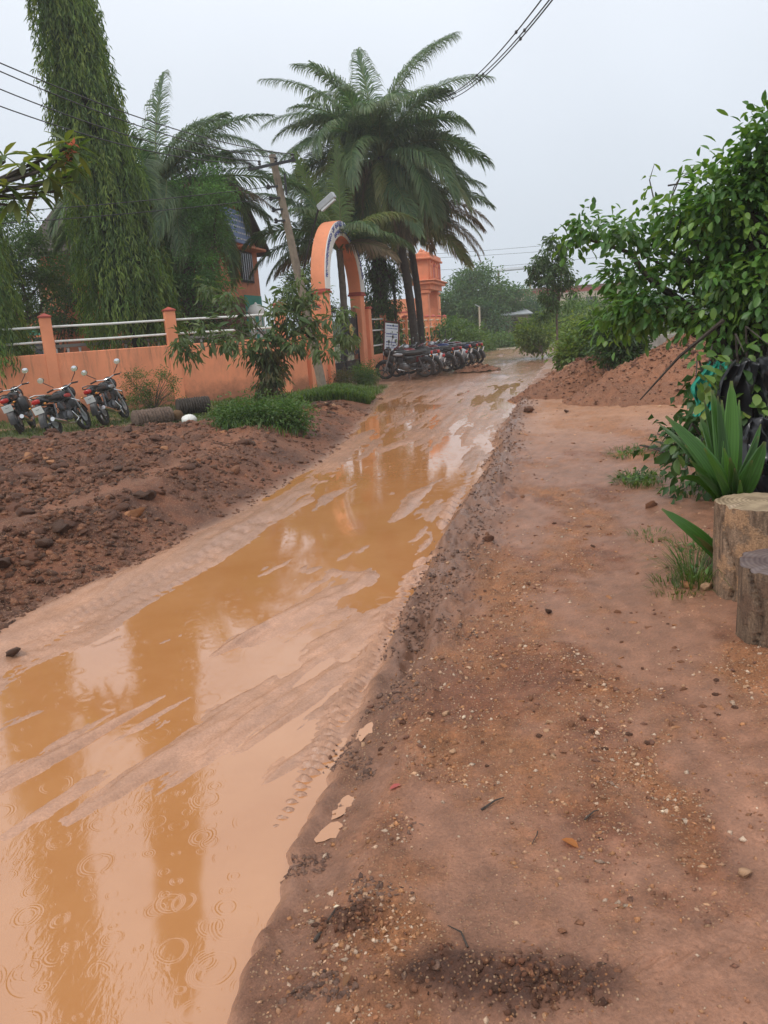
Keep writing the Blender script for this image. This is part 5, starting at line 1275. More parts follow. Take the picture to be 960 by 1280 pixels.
# ------------------------------------------------------------------ dirt heaps
def heap(label, c, rx, ry, h, seed, rot=0.0, cols=CL):
    root = empty('dirt_heap', (c.x, c.y, -.03), rot); tag(root, label, 'dirt heap')
    nr, na = (90, 200) if h > .5 else (40, 90); r = np.linspace(0, 1.12, nr)[:, None]; a = np.linspace(0, 2 * np.pi, na, endpoint=False)[None, :]
    ca, sa = np.cos(a) * (1 + 0 * r), np.sin(a) * (1 + 0 * r); rim = 1 + .12 * perlin(ca * 1.5 + seed, sa * 1.5, seed) + .05 * perlin(ca * 5, sa * 5, seed)
    X = rx * r * ca * rim; Y = ry * r * sa * rim
    prof = np.clip(1 - (r * 1.0) ** 1.35, -.25, 1); z = h * prof + .16 * h * fbm(X * 1.3 + seed, Y * 1.3, 4, seed) * np.clip(1.2 - r, 0, 1) + .09 * fbm(X * 5, Y * 5, 5, seed + 2, .65)
    cw, ci = worley(X * 5, Y * 5, seed); z = z + .06 * np.clip(.45 - cw, 0, 1) * (ci > .45)
    V = np.stack([X, Y, z], -1).reshape(-1, 3); I = np.arange(nr * na).reshape(nr, na); I2 = np.roll(I, -1, 1)
    F = np.stack([I[:-1], I[1:], I2[1:], I2[:-1]], -1).reshape(-1, 4)
    n1 = fbm(X * 1.2, Y * 1.2, 4, seed + 5); n2 = fbm(X * 7, Y * 7, 3, seed + 6)
    cc = np.array([.29, .118, .058]) * (1 + .3 * n1 + .3 * n2)[..., None]; k = sst(.1, .5, n1 + .4 * (r > .7))[..., None] * .5; cc = cc * (1 - k) + np.array([.16, .07, .04]) * k
    np_mesh('mound', V, F, MUD, root, cc.reshape(-1, 3), True, np.full(nr * na, .12))
    rg = np.random.default_rng(seed); n = 8500 if h > .5 else 1500; i = rg.integers(0, nr * na, n); P = V[i] + rg.normal(0, .02, (n, 3)) * [1, 1, 0]; S = .008 + .03 * rg.random(n) ** 3.5
    rocks('loose_soil', P, S, [(.24, .095, .05), (.15, .06, .036), (.36, .19, .11), (.11, .05, .035)], seed, root, 'oct', wet=.12)
    for j in range(60):
        i = rg.integers(0, nr * na // 2); v = V[i]; s = rnd.uniform(.035, .08); stone('clod', (v[0], v[1], v[2] + s * .2), s, rnd.choice([0, 1, 2, 3, 6]), root, rnd)
    return root
heap('tall heap of red soil in front of the concrete wall', Vector((5.75, 14.0, 0)), 2.35, 1.75, 1.12, 401)
heap('lower heap of red soil at the left under the dark bush', Vector((4.75, 16.3, 0)), 1.75, 1.6, .80, 402)
heap('small mound of red soil in the grass near the pole', gp(405, 512, .1) + Vector((0, .1, .15)), .75, .5, .22, 403)
for (x, y, rx, ry, h, lab) in [(596, 463, .7, .5, .16, 'low muddy hump beside the last parked bike'), (722, 468, .9, 1.2, .3, 'low muddy mound by the stem of the slender tree')]:
    heap(lab, gp(x, y, -.05), rx, ry, h, 410 + x)

# ------------------------------------------------------------------ concrete wall and odds on the right
a = pp(775, 420, 18.5); b_ = pp(1080, 420, 16.5); d = b_ - a; root = empty('concrete_wall', (a.x, a.y, 0), math.atan2(d.y, d.x)); tag(root, 'grey weathered concrete wall behind the tall dirt heap', 'wall')
for i in range(3):
    q = MB(); q.box((d.length * (i + .5) / 3, .1, .80), (d.length / 3 - .012, .16, .44), bev=.012); q.build('panel', CONC, root)
q = MB(); q.box((d.length / 2, 0, .18), (d.length, .40, .80), bev=.02); q.build('plinth', CONCL, root)

# ------------------------------------------------------------------ big leafy shrub on the right
VARS = []
for i in range(8):
    rg = np.random.default_rng(600 + i); V, F, k = leaf_batch(np.zeros((1, 3)), np.array([[1.0, 0, 0]]), np.array([[0, 0, 1.0]]), np.array([1.0]), np.array([rg.uniform(.5, .62)]), rg.uniform(.05, .2), rg.uniform(.1, .4), 2)
    VARS.append(np_mesh('leaf', V, F, LEAF_WET, None, np.tile([GREEN_L[i % 4] if i < 5 else GREEN_M[i % 4]], (len(V), 1)), True, link=False))
def leaf_obj(parent, p, d, s, var, roll=0.0, up=Vector((0, 0, 1))):
    o = bpy.data.objects.new('leaf', var); col.objects.link(o); o.parent = parent; o.location = p; o.scale = (s, s, s)
    d = Vector(d).normalized(); y = up.cross(d); y = y.normalized() if y.length > .01 else Vector((0, 1, 0)); z = d.cross(y)
    o.rotation_euler = (Matrix((d, y, z)).transposed() @ Matrix.Rotation(roll, 3, 'X')).to_euler(); return o
def big_shrub():
    base = Vector((3.15, 6.5, 0)); base.z = tz(base.x, base.y) - .02; root = empty('broadleaf_tree', base); tag(root, 'big spreading broadleaf tree overhanging the path at right', 'tree')
    bl = [blob(785, 285, 7.4, .30, .22), blob(735, 283, 7.6, .17, .12), blob(800, 345, 7.2, .36, .28), blob(775, 400, 7.3, .20, .16), blob(715, 300, 7.6, .08, .07), blob(855, 345, 7.0, .34, .28), blob(815, 385, 7.0, .34, .18), blob(905, 260, 6.6, .45, .42),
          blob(955, 195, 6.3, .26, .30), blob(975, 230, 6.3, .50, .45), blob(925, 340, 6.5, .50, .42), blob(905, 398, 6.5, .36, .18), blob(990, 340, 6.3, .55, .5), blob(1050, 300, 6.6, .7, .7), blob(1040, 420, 6.6, .6, .4), blob(890, 310, 6.9, .28, .22), blob(800, 255, 7.4, .12, .08), blob(968, 150, 6.3, .12, .13)]
    B = [(b[0] - base.x, b[1] - base.y, b[2] - base.z, b[3], b[4], b[5]) for b in bl]
    o, C = crown('crown', root, B, 11500, .092, .046, [(.065, .16, .03), (.12, .25, .045), (.035, .095, .022), (.20, .32, .06), (.05, .13, .03), (.08, .19, .035)], 250, .095, kind=2, mat=LEAF_WET, seed=120, droop=.55, up=.6, shell=.45)
    mb = MB(); sp0 = Vector((.05, 0, .95))
    rn = random.Random(3)
    for k in range(9):
        a = k * .7; b0 = Vector((.28 * math.cos(a), .22 * math.sin(a), -.05)); t = Vector((.30 * math.cos(a + .6), .3 * math.sin(a + .6), 1.25 + rn.uniform(-.2, .2)))
        m = b0.lerp(t, .5) + Vector((rn.uniform(-.1, .1), rn.uniform(-.1, .1), 0)); mb.tube([b0, m, t], [.075, .06, .04], 7)
    mb.tube([(0, 0, -.1), (.03, 0, .5), sp0], [.2, .16, .13], 10)
    idx = rn.sample(range(len(C)), 34)
    limbs(mb, sp0, [C[i] for i in idx], .05, rn, 6, 7, wig=.07)
    mb.build('trunk', DTRUNK, root, True)
    # bare shoots above the crown
    sh = MB()
    for (x0, y0, x1, y1, x2, y2) in [(822, 270, 812, 225, 818, 205), (838, 250, 850, 222, 870, 212), (835, 232, 860, 228, 873, 236), (830, 290, 842, 235, 858, 208)]:
        sh.tube([pp(x0, y0, 7.1) - base, pp(x1, y1, 7.1) - base, pp(x2, y2, 7.1) - base], [.008, .005, .002], 5)
    sh.tube([pp(800, 500, 6.6) - base, pp(850, 445, 6.4) - base, pp(905, 400, 6.2) - base], [.006, .012, .018], 5)
    tag(sh.build('shoot', DTRUNK, root, True), kind='stuff')
    rg = np.random.default_rng(9); made = 0
    Bn = np.array(B)
    while made < 230:
        i = rg.integers(0, len(B)); dv = nrm(rg.normal(size=3)); 
        if dv[1] > .2: continue
        p = Bn[i, :3] + dv * Bn[i, 3:6] * rg.uniform(.85, 1.12)
        p = C[rg.integers(0, len(C))] + rg.normal(0, .055, 3) + np.array([0, -.04, 0])
        dd = Vector(dv) * .8 + Vector((rg.normal() * .5, -.2, -.45 + rg.normal() * .3)); leaf_obj(root, p, dd, rg.uniform(.08, .15), VARS[rg.integers(0, 8)], rg.normal() * .4); made += 1
    return root
big_shrub()
# climber with round leaves hanging in front of the trunk
def climber():
    base = Vector((2.75, 5.9, 0)); base.z = tz(base.x, base.y); root = empty('climbing_plant', base); tag(root, 'climber with large rounded leaves hanging before the dark trunk', 'plant')
    mb = MB(); rg = np.random.default_rng(14); rn = random.Random(6)
    for (x, y) in [(885, 455), (900, 480), (925, 470), (948, 490), (940, 520), (955, 540), (890, 510), (905, 530), (878, 550), (930, 440), (870, 470), (962, 470), (850, 560), (960, 430)]:
        t = pp(x, y, 5.6 + rn.uniform(-.15, .2)) - base; mb.tube([(t.x * .3 + .25, .3, .2), (t.x * .7 + .1, .2, t.z + .12), t], [.012, .008, .004], 5)
        for k in range(11):
            dv = nrm(rg.normal(size=3)); p = t + Vector(dv) * .09; leaf_obj(root, p, Vector((dv[0], -abs(dv[1]) - .3, dv[2] * .5 - .5)), rg.uniform(.08, .135), VARS[rg.integers(0, 8)], rg.normal() * .5)
    mb.build('stem', DTRUNK, root, True)
    crown('foliage', root, [(.25, .35, .75, .5, .3, .55), (.6, .4, .5, .5, .35, .45), (.05, .35, .35, .3, .3, .3)], 2600, .10, .06, [(.03, .08, .02), (.05, .12, .025)], 60, .12, kind=1, mat=LEAF_WET, seed=15, droop=.7)
climber()
def cloth(name, label, cat, top, bot, wdt, mat, seed, fold=.04):
    rn = np.random.default_rng(seed); nu, nv = 26, 34; V = []
    top = Vector(top); bot = Vector(bot)
    for j in range(nv):
        t = j / (nv - 1); c = top.lerp(bot, t); wq = wdt * (.35 + .65 * math.sin(math.pi * min(1, t * .9 + .15)))
        for i in range(nu):
            s = i / (nu - 1) - .5; V.append((c.x + s * wq + .02 * math.sin(t * 9 + seed), c.y + fold * math.sin(s * 21 + t * 3 + seed) + fold * .6 * math.sin(s * 43 - t * 5) + fold * float(perlin(np.array(s * 5), np.array(t * 5), seed)) , c.z + .02 * math.sin(s * 14 + seed) * (1 - t)))
    F = [(j * nu + i, j * nu + i + 1, (j + 1) * nu + i + 1, (j + 1) * nu + i) for j in range(nv - 1) for i in range(nu - 1)]
    b = MB(); b.add(V, F); o = b.build(name, mat, None, True, 80); sm = o.modifiers.new('thickness', 'SOLIDIFY'); sm.thickness = .004; return tag(o, label, cat)
BLKPL = simple('black_plastic_sheet', (.012, .012, .014), .28, var=.1, bump=.3, bscale=14)
GRNET = simple('green_net', (.01, .24, .16), .7, var=.2, bump=.5, bscale=60)
cloth('plastic_sheet', 'black plastic sheet hanging down the trunk of the big tree', 'plastic sheet', pp(938, 450, 5.55), pp(918, 600, 5.5), .42, BLKPL, 3, .05)
cloth('plastic_sheet', 'crumpled black plastic at the right edge behind the stumps', 'plastic sheet', pp(968, 520, 5.2), pp(950, 625, 5.1), .45, BLKPL, 5, .06)
cloth('green_net', 'green net cloth caught in the climber beside the dirt heap', 'net', pp(893, 454, 6.1), pp(874, 520, 6.0), .22, GRNET, 7, .03)

# ------------------------------------------------------------------ wooden stumps
def barkmat(name, c1, c2, c3):
    m, n, b = newmat(name); t = n.nodes.new('ShaderNodeTexCoord')
    mp = n.nodes.new('ShaderNodeMapping'); mp.inputs['Scale'].default_value = (1, 1, .16); lk(n, t.outputs['Object'], mp.inputs[0])
    nz = n.nodes.new('ShaderNodeTexNoise'); nz.inputs['Scale'].default_value = 38; nz.inputs['Detail'].default_value = 9; nz.inputs['Roughness'].default_value = .72; nz.inputs['Distortion'].default_value = .4; lk(n, mp.outputs[0], nz.inputs[0])
    r = n.nodes.new('ShaderNodeValToRGB'); r.color_ramp.elements[0].position = .36; r.color_ramp.elements[1].position = .66
    r.color_ramp.elements[0].color = tuple(c1) + (1,); r.color_ramp.elements[1].color = tuple(c2) + (1,); lk(n, nz.outputs[0], r.inputs[0])
    n2 = n.nodes.new('ShaderNodeTexNoise'); n2.inputs['Scale'].default_value = 5.5; n2.inputs['Detail'].default_value = 7; n2.inputs['Roughness'].default_value = .65; lk(n, t.outputs['Object'], n2.inputs[0])
    r2 = n.nodes.new('ShaderNodeMapRange'); r2.inputs[1].default_value = .49; r2.inputs[2].default_value = .55; lk(n, n2.outputs[0], r2.inputs[0])
    mx = n.nodes.new('ShaderNodeMixRGB'); mx.inputs[2].default_value = tuple(c3) + (1,); lk(n, r.outputs[0], mx.inputs[1])
    ml = n.nodes.new('ShaderNodeMath'); ml.operation = 'MULTIPLY'; ml.inputs[1].default_value = .75; lk(n, r2.outputs[0], ml.inputs[0]); lk(n, ml.outputs[0], mx.inputs[0])
    n3 = n.nodes.new('ShaderNodeTexNoise'); n3.inputs['Scale'].default_value = 120; n3.inputs['Detail'].default_value = 5; lk(n, t.outputs['Object'], n3.inputs[0])
    r3 = n.nodes.new('ShaderNodeMapRange'); r3.inputs[1].default_value = .3; r3.inputs[2].default_value = .7; r3.inputs[3].default_value = .6; r3.inputs[4].default_value = 1.3; lk(n, n3.outputs[0], r3.inputs[0])
    sc2 = n.nodes.new('ShaderNodeVectorMath'); sc2.operation = 'SCALE'; lk(n, mx.outputs[0], sc2.inputs[0]); lk(n, r3.outputs[0], sc2.inputs['Scale']); lk(n, sc2.outputs[0], b.inputs['Base Color'])
    b.inputs['Roughness'].default_value = .7
    bp = n.nodes.new('ShaderNodeBump'); bp.inputs['Strength'].default_value = 1; bp.inputs['Distance'].default_value = .012; lk(n, nz.outputs[0], bp.inputs['Height'])
    b3 = n.nodes.new('ShaderNodeBump'); b3.inputs['Strength'].default_value = .6; b3.inputs['Distance'].default_value = .006; lk(n, r2.outputs[0], b3.inputs['Height']); lk(n, bp.outputs[0], b3.inputs['Normal']); lk(n, b3.outputs[0], b.inputs['Normal'])
    return m
def topmat(name, c1, c2):
    m, n, b = newmat(name); t = n.nodes.new('ShaderNodeTexCoord')
    w_ = n.nodes.new('ShaderNodeTexWave'); w_.wave_type = 'RINGS'; w_.rings_direction = 'Z'; w_.inputs['Scale'].default_value = 14; w_.inputs['Distortion'].default_value = 2.2; w_.inputs['Detail'].default_value = 3; w_.inputs['Detail Scale'].default_value = 2; lk(n, t.outputs['Object'], w_.inputs[0])
    nz = n.nodes.new('ShaderNodeTexNoise'); nz.inputs['Scale'].default_value = 9; nz.inputs['Detail'].default_value = 8; lk(n, t.outputs['Object'], nz.inputs[0])
    a = n.nodes.new('ShaderNodeMath'); a.operation = 'MULTIPLY_ADD'; a.inputs[1].default_value = .28; lk(n, w_.outputs['Fac'], a.inputs[0]); lk(n, nz.outputs[0], a.inputs[2])
    r = n.nodes.new('ShaderNodeValToRGB'); r.color_ramp.elements[0].position = .4; r.color_ramp.elements[1].position = .85; r.color_ramp.elements[0].color = tuple(c1) + (1,); r.color_ramp.elements[1].color = tuple(c2) + (1,); lk(n, a.outputs[0], r.inputs[0]); lk(n, r.outputs[0], b.inputs['Base Color'])
    b.inputs['Roughness'].default_value = .45; bp = n.nodes.new('ShaderNodeBump'); bp.inputs['Strength'].default_value = .3; bp.inputs['Distance'].default_value = .005; lk(n, a.outputs[0], bp.inputs['Height']); lk(n, bp.outputs[0], b.inputs['Normal'])
    return m
def stump(label, c, r, h, bm, tm, seed, tilt=(0, 0)):
    root = empty('tree_stump', c); tag(root, label, 'tree stump'); root.rotation_euler = (tilt[0], tilt[1], 0)
    nz_, na = 60, 120; z = np.linspace(-.06, h, nz_)[:, None]; a = np.linspace(0, 2 * np.pi, na, endpoint=False)[None]
    ca, sa = np.cos(a) + 0 * z, np.sin(a) + 0 * z
    rr = r * (1 + .10 * perlin(ca * 1.3, sa * 1.3 + z * .6, seed) + .03 * np.exp(-(z + .02) / .05)) + .010 * fbm(a * 7 + 0 * z, z * 3.0, 4, seed + 1, .6) + .004 * fbm(a * 26 + 0 * z, z * 14, 3, seed + 3)
    crack = np.exp(-((np.mod(a - 3.5 - .25 * np.sin(z * 9), 2 * np.pi)) / .07) ** 2) * .022; rr = rr - crack
    gone = sst(.15, .35, fbm(ca * 2.2 + sa, sa * 2.2 + z * 5, 3, seed + 6)); rr = rr - .007 * gone
    zz = z + 0 * a + (z > h * .985) * (.005 * perlin(a * 4, 0 * a, seed + 8) + .002 * perlin(a * 17, 0 * a, seed + 9) - .012 * np.exp(-((np.mod(a - 3.5, 2 * np.pi)) / .12) ** 2)); V = np.stack([rr * ca, rr * sa, zz], -1).reshape(-1, 3); I = np.arange(nz_ * na).reshape(nz_, na); J = np.roll(I, -1, 1)
    np_mesh('bark', V, np.stack([I[:-1], J[:-1], J[1:], I[1:]], -1).reshape(-1, 4), bm, root, None, True)
    k = 12; top = V[-na:]; Vt = [(top - [0, 0, h]) * np.array([1 - q / k, 1 - q / k, (1 - q / k) ** 3]) + np.array([0, 0, h + .004 * (1 - (1 - q / k) ** 6)]) for q in range(k + 1)]
    Vt = np.concatenate(Vt); I = np.arange((k + 1) * na).reshape(k + 1, na); J = np.roll(I, -1, 1)
    np_mesh('cut_top', Vt, np.stack([I[:-1], J[:-1], J[1:], I[1:]], -1).reshape(-1, 4), tm, root, None, True)
stump('tall pale wooden stump with light cut top', Vector((2.01, 3.99, 0)), .215, .565, barkmat('bark_tan', (.10, .06, .035), (.34, .22, .14), (.44, .25, .13)), topmat('cut_pale', (.17, .115, .07), (.42, .31, .20)), 501)
stump('shorter grey wooden stump with dark purplish cut top in front', Vector((1.86, 3.42, 0)), .20, .415, barkmat('bark_grey', (.06, .036, .024), (.26, .17, .105), (.15, .085, .052)), topmat('cut_dark', (.065, .04, .04), (.14, .10, .09)), 505, (R(2), R(-1)))

# ------------------------------------------------------------------ coconut seedling
def seedling():
    base = pp(903, 655, 4.45); base.z = tz(base.x, base.y); root = empty('coconut_seedling', base); tag(root, 'coconut seedling with broad pleated green leaves behind the stumps', 'seedling')
    O = pp(905, 640, 4.45) - base
    leaves = [((890, 488), 4.6, .085, .05), ((914, 476), 4.6, .095, .03), ((948, 545), 4.45, .055, .05), ((956, 552), 4.3, .11, .10), ((832, 520), 4.35, .09, .22), ((824, 530), 4.6, .05, .2), ((912, 572), 4.2, .075, .12), ((893, 588), 4.15, .055, .10), ((862, 575), 4.2, .055, .12), ((845, 598), 4.2, .04, .15), ((935, 590), 4.6, .05, .05), ((902, 500), 4.7, .07, .03), ((926, 520), 4.65, .06, .03), ((875, 520), 4.7, .06, .08), ((897, 495), 4.55, .05, .03), ((880, 500), 4.65, .05, .06), ((924, 500), 4.7, .05, .03), ((845, 540), 4.5, .05, .2), ((856, 556), 4.4, .05, .16), ((905, 560), 4.3, .05, .1), ((951, 530), 4.5, .05, .08), ((870, 590), 4.15, .05, .12), ((918, 585), 4.2, .06, .12), ((940, 575), 4.25, .07, .10), ((925, 600), 4.15, .05, .12), ((880, 560), 4.1, .05, .10), ((827, 636), 4.3, .075, .16), ((852, 660), 4.25, .03, .16)]
    for li, ((px, py), D, hw, arch) in enumerate(leaves):
        T_ = pp(px, py, D) - base; low = li in (11, 12) or py > 630; S0 = O if not low else pp(903, 705, 4.35) - base
        if li == 0: S0 = O
        nu, nv = 13, 22; V = []; ax = (T_ - S0); Ln = ax.length
        side = ax.cross(Vector((0, -1, .3))).normalized(); n_ = side.cross(ax).normalized()
        if n_.z < 0 and low: n_ = -n_
        for j in range(nv):
            t = j / (nv - 1); c = S0 + ax * t + (Vector((0, 0, 1)) if abs(ax.z) < .6 * Ln else n_) * arch * Ln * math.sin(math.pi * t) * 1.0
            w_ = .56 * hw * (math.sin(math.pi * min(1, t ** .8 * .93 + .03))) ** .75 * (1 if t < .93 else .7)
            for i in range(nu):
                s = i / (nu - 1) * 2 - 1; pl = (.16 if i % 2 else -.08) * w_
                V.append(c + side * s * w_ + n_ * (pl - abs(s) * w_ * -.35))
        F = np.array([(j * nu + i, j * nu + i + 1, (j + 1) * nu + i + 1, (j + 1) * nu + i) for j in range(nv - 1) for i in range(nu - 1)])
        rg = np.random.default_rng(li); g = mixcol(1, [(.05, .14, .02), (.075, .19, .028), (.04, .11, .02)], rg)[0]; 
        if py == 660: g = np.array([.14, .13, .03])
        Va = np.array([tuple(v) for v in V]); cc = np.tile(g, (len(Va), 1)) * (1 + .25 * perlin(np.tile(np.arange(nu), nv) * .9, np.full(nu * nv, li * 3.1), 3) + .35 * ((np.tile(np.arange(nu), nv) % 2) - .5))[:, None]
        tt = np.repeat(np.linspace(0, 1, nv), nu)[:, None]; cc = cc * (1 - .5 * sst(.93, 1, tt)) + np.array([.25, .18, .08]) * .5 * sst(.93, 1, tt)
        np_mesh('leaf', Va, F, LEAF_WET, root, cc)
    b = MB(); b.tube([(0, 0, -.02), O * .5, O], [.035, .03, .025], 8); b.build('stem', simple('stem_green', (.16, .20, .06), .5), root, True)
    b = MB(); b.ell((0, -.02, .03), (.10, .10, .09), 12, 8); b.build('nut', simple('old_husk', (.16, .09, .05), .9, var=.3, bump=.5), root, True)
seedling()

# ------------------------------------------------------------------ grass and weeds
GR = [(.05, .11, .02), (.08, .15, .03), (.11, .17, .035), (.16, .17, .06)]
def tuft(label, px, py, rad, n, h, seed, w_=.006, leafy=0, cat='grass tuft', z=0):
    n = int(n * 1.7); c = gp(px, py, z); c.z = tz(c.x, c.y); rg = np.random.default_rng(seed); r = rg.random(n) ** .8 * rad; a = rg.random(n) * 6.28
    root = empty('grass_tuft', c); tag(root, label, cat); X = r * np.cos(a); Y = r * np.sin(a) * 1.3
    P = np.stack([X, Y, terrain(c.x + X, c.y + Y) - c.z], -1); grass('blades', root, P, h * .9, w_ * .8, GR, seed, 1.5, 'stuff')
    if leafy:
        k = rg.integers(0, n, leafy); V, F, kk = leaf_batch(P[k] + np.stack([0 * r[k], 0 * r[k], rg.uniform(.01, h * .8, leafy)], -1), rand_dirs(leafy, rg) + [0, 0, .5], rand_dirs(leafy, rg) * .4 + [0, 0, 1], rg.uniform(.03, .07, leafy), rg.uniform(.02, .035, leafy), .15, .2, 1)
        o = np_mesh('leaves', V, F, LEAF, root, np.repeat(mixcol(leafy, GREEN_M, rg), kk, 0)); o['kind'] = 'stuff'
tuft('tall grass tuft left of the tall wooden stump', 868, 735, .13, 150, .17, 701, .006, 10)
tuft('short straggling grass in front of the tall tuft', 845, 742, .16, 110, .05, 702, .005)
tuft('small round weed patch at the path edge', 797, 608, .22, 260, .08, 703, .007, 160, 'weeds')
tuft('thin weed strip below the sticks', 790, 573, .30, 120, .06, 704, .008, 60, 'weeds')
tuft('tiny grass patch right of the path middle', 812, 676, .15, 70, .04, 705, .005)
tuft('grass under the seedling leaves', 878, 700, .20, 120, .07, 706, .006, 40)
tuft('green weeds behind the husk sticks', 872, 575, .35, 320, .16, 707, .009, 240, 'weeds')
tuft('sprig of weeds on the right below the heap', 852, 625, .2, 90, .05, 708, .006, 30, 'weeds')
def verge_grass():
    rg = np.random.default_rng(44); n = 42000; Y = rg.uniform(11, 24, n); X = rg.uniform(-11, 1, n)
    T = terrain(X, Y, True); dW = (X - WA.x) * wd.y - (Y - WA.y) * wd.x      # positive on the road side of the wall
    ok = (T['cat'] == 3) & (dW > .13) & (T['db'] > .1) & (fbm(X * 1.1, Y * 1.1, 4, 107) + .2 * rg.random(n) < .22)
    X, Y, Z = X[ok], Y[ok], T['z'][ok]; P = np.stack([X, Y, Z], -1)
    grass('verge_grass', GROUND[3], P, .085, .013, [(.05, .095, .02), (.08, .13, .028), (.12, .15, .04)], 45, .9)
    c = gp(430, 498, .1); n = 16000; X = c.x + rg.normal(0, .75, n); Y = c.y + rg.normal(0, 1.1, n); T = terrain(X, Y, True); ok = (T['db'] > .15) & ((X - WB.x) * GD.y - (Y - WB.y) * GD.x > .15) & (Y > 17.5)
    P = np.stack([X, Y, T['z']], -1)[ok]; grass('long_grass', GROUND[3], P, .22, .016, [(.05, .11, .02), (.08, .16, .03), (.12, .18, .035)], 46, .8)
verge_grass()
def weed_bush(label, px, py, rx, ry, h, seed, n=5000, cols=GREEN_M, blades=1200, D=None):
    blades = int(blades * .22)
    c = gp(px, py, .05) if D is None else pp(px, py, D); c.z = tz(c.x, c.y); root = empty('weed_bush', c); tag(root, label, 'weeds'); rg = np.random.default_rng(seed); n = int(n * 1.5)
    crown('foliage', root, [(rx * rg.uniform(-.8, .8), ry * rg.uniform(-.6, .6), h * rg.uniform(.25, .6), rx * rg.uniform(.2, .45), ry * rg.uniform(.2, .45), h * rg.uniform(.25, .55)) for _ in range(11)], n, .055, .026, cols, 130, .10, seed=seed, kind=0, shell=.3)
    r = rg.random(blades) ** .5; a = rg.random(blades) * 6.28; X = r * rx * 1.15 * np.cos(a); Y = r * ry * 1.15 * np.sin(a); P = np.stack([X, Y, terrain(c.x + X, c.y + Y) - c.z], -1); grass('blades', root, P, h * .28, .010, cols, seed + 1, 1.3)
weed_bush('dense feathery weed bush growing on the bank below the sapling', 328, 552, .62, .75, .46, 720, 7500, [(.05, .12, .025), (.09, .18, .04), (.13, .20, .05), (.04, .09, .02)], 2600)
weed_bush('long grassy weeds at the foot of the sapling', 318, 520, .85, .7, .26, 722, 3600, [(.06, .12, .025), (.12, .17, .045), (.17, .18, .07)], 3000)
weed_bush('weeds at the foot of the arch pillar', 458, 478, .32, .4, .62, 724, 3200, GREEN_M, 500)
weed_bush('dry brown weeds beside the left gate pillar', 430, 482, .22, .3, .5, 726, 1500, [(.14, .10, .05), (.08, .11, .03)], 400)
def twiggy():
    c = gp(192, 515, .0); root = empty('twiggy_shrub', c); tag(root, 'scraggly low shrub growing against the wall behind the logs', 'shrub'); rn = random.Random(5); mb = MB(); tips = []
    for k in range(26):
        a = rn.uniform(0, 6.28); t = Vector((rn.uniform(-.75, .75), rn.uniform(-.2, .35), rn.uniform(.25, .95))); t.x *= 1 - .3 * t.z; mb.tube([(0, 0, 0), t * .5 + Vector((0, 0, .08)), t], [.012, .008, .004], 4); tips.append(t)
    mb.build('stem', TRUNK, root, True)
    crown('foliage', root, [(t.x, t.y, t.z, .11, .1, .1) for t in tips] + [(-.1, 0, .45, .3, .25, .3)], 3200, .05, .022, GREEN_M + [(.13, .10, .03)], 70, .08, seed=731)
twiggy()

# ------------------------------------------------------------------ sapling in the verge
def sapling():
    c = gp(343, 512, .1); c.z = tz(c.x, c.y); root = empty('young_tree', c); tag(root, 'young tree with long drooping leaves in the verge before the wall', 'tree'); D0 = c.y
    mb = MB(); O = pp(345, 440, D0) - c; mb.tube([(0, 0, -.05), (-.02, 0, .45), O], [.05, .042, .03], 8); rn = random.Random(15); rg = np.random.default_rng(15)
    tg = [(224, 428, -.2), (250, 408, -.3), (228, 440, 0), (285, 428, -.3), (300, 405, .2), (262, 362, .1), (283, 372, -.1), (355, 362, 0), (372, 352, .2), (340, 388, -.3), (400, 372, -.1), (428, 392, -.3), (432, 422, 0), (408, 438, -.4), (385, 400, .2), (325, 425, -.4), (310, 440, -.2), (368, 430, -.4), (395, 418, .3), (270, 420, .1), (410, 400, .2), (360, 400, 0), (380, 375, .1), (345, 420, -.3)]
    n = 0
    for (x, y, dd) in tg:
        t = pp(x, y, D0 + dd) - c; s = O + Vector((0, 0, .1)); m = s.lerp(t, .55) + Vector((0, 0, .14)); mb.tube([O * .9, s, m, t], [.016, .014, .009, .004], 5)
        for k in range(11):
            q = s.lerp(t, .45 + .6 * k / 11) + Vector((0, 0, .10 * (1 - k / 11))); d = Vector((rn.uniform(-1, 1), rn.uniform(-1, .5), rn.uniform(-1.1, .15))) + (t - s).normalized() * .5
            leaf_obj(root, q, d, rn.uniform(.22, .34), SVARS[rn.randrange(6)], rn.uniform(-.8, .8)); n += 1
    mb.build('trunk', TRUNK, root, True)
    crown('twig_leaves', root, [(*(pp(x, y, D0 + dd) - c), .22, .2, .16) for (x, y, dd) in tg], 1500, .20, .055, [(.07, .12, .035), (.11, .17, .05), (.15, .19, .07)], 110, .09, kind=1, seed=734, droop=.9, shell=.2)
    crown('foliage', root, [(-.02, 0, .35, .22, .2, .4), (0, 0, .8, .24, .2, .35), (.02, 0, 1.15, .3, .25, .25)], 1300, .19, .055, [(.06, .11, .03), (.11, .15, .045), (.20, .15, .07), (.045, .08, .025)], 60, .08, kind=1, seed=733, droop=1.4, shell=.4)
SVARS = []
for i in range(6):
    rg = np.random.default_rng(640 + i); V, F, k = leaf_batch(np.zeros((1, 3)), np.array([[1.0, 0, 0]]), np.array([[0, 0, 1.0]]), np.array([1.0]), np.array([rg.uniform(.27, .36)]), rg.uniform(.1, .25), rg.uniform(.15, .5), 2)
    SVARS.append(np_mesh('leaf', V, F, LEAF_WET, None, np.tile([[(.07, .13, .035), (.12, .19, .05), (.05, .10, .03), (.17, .22, .08), (.09, .15, .04), (.08, .12, .045)][i]], (len(V), 1)), True, link=False))
sapling()

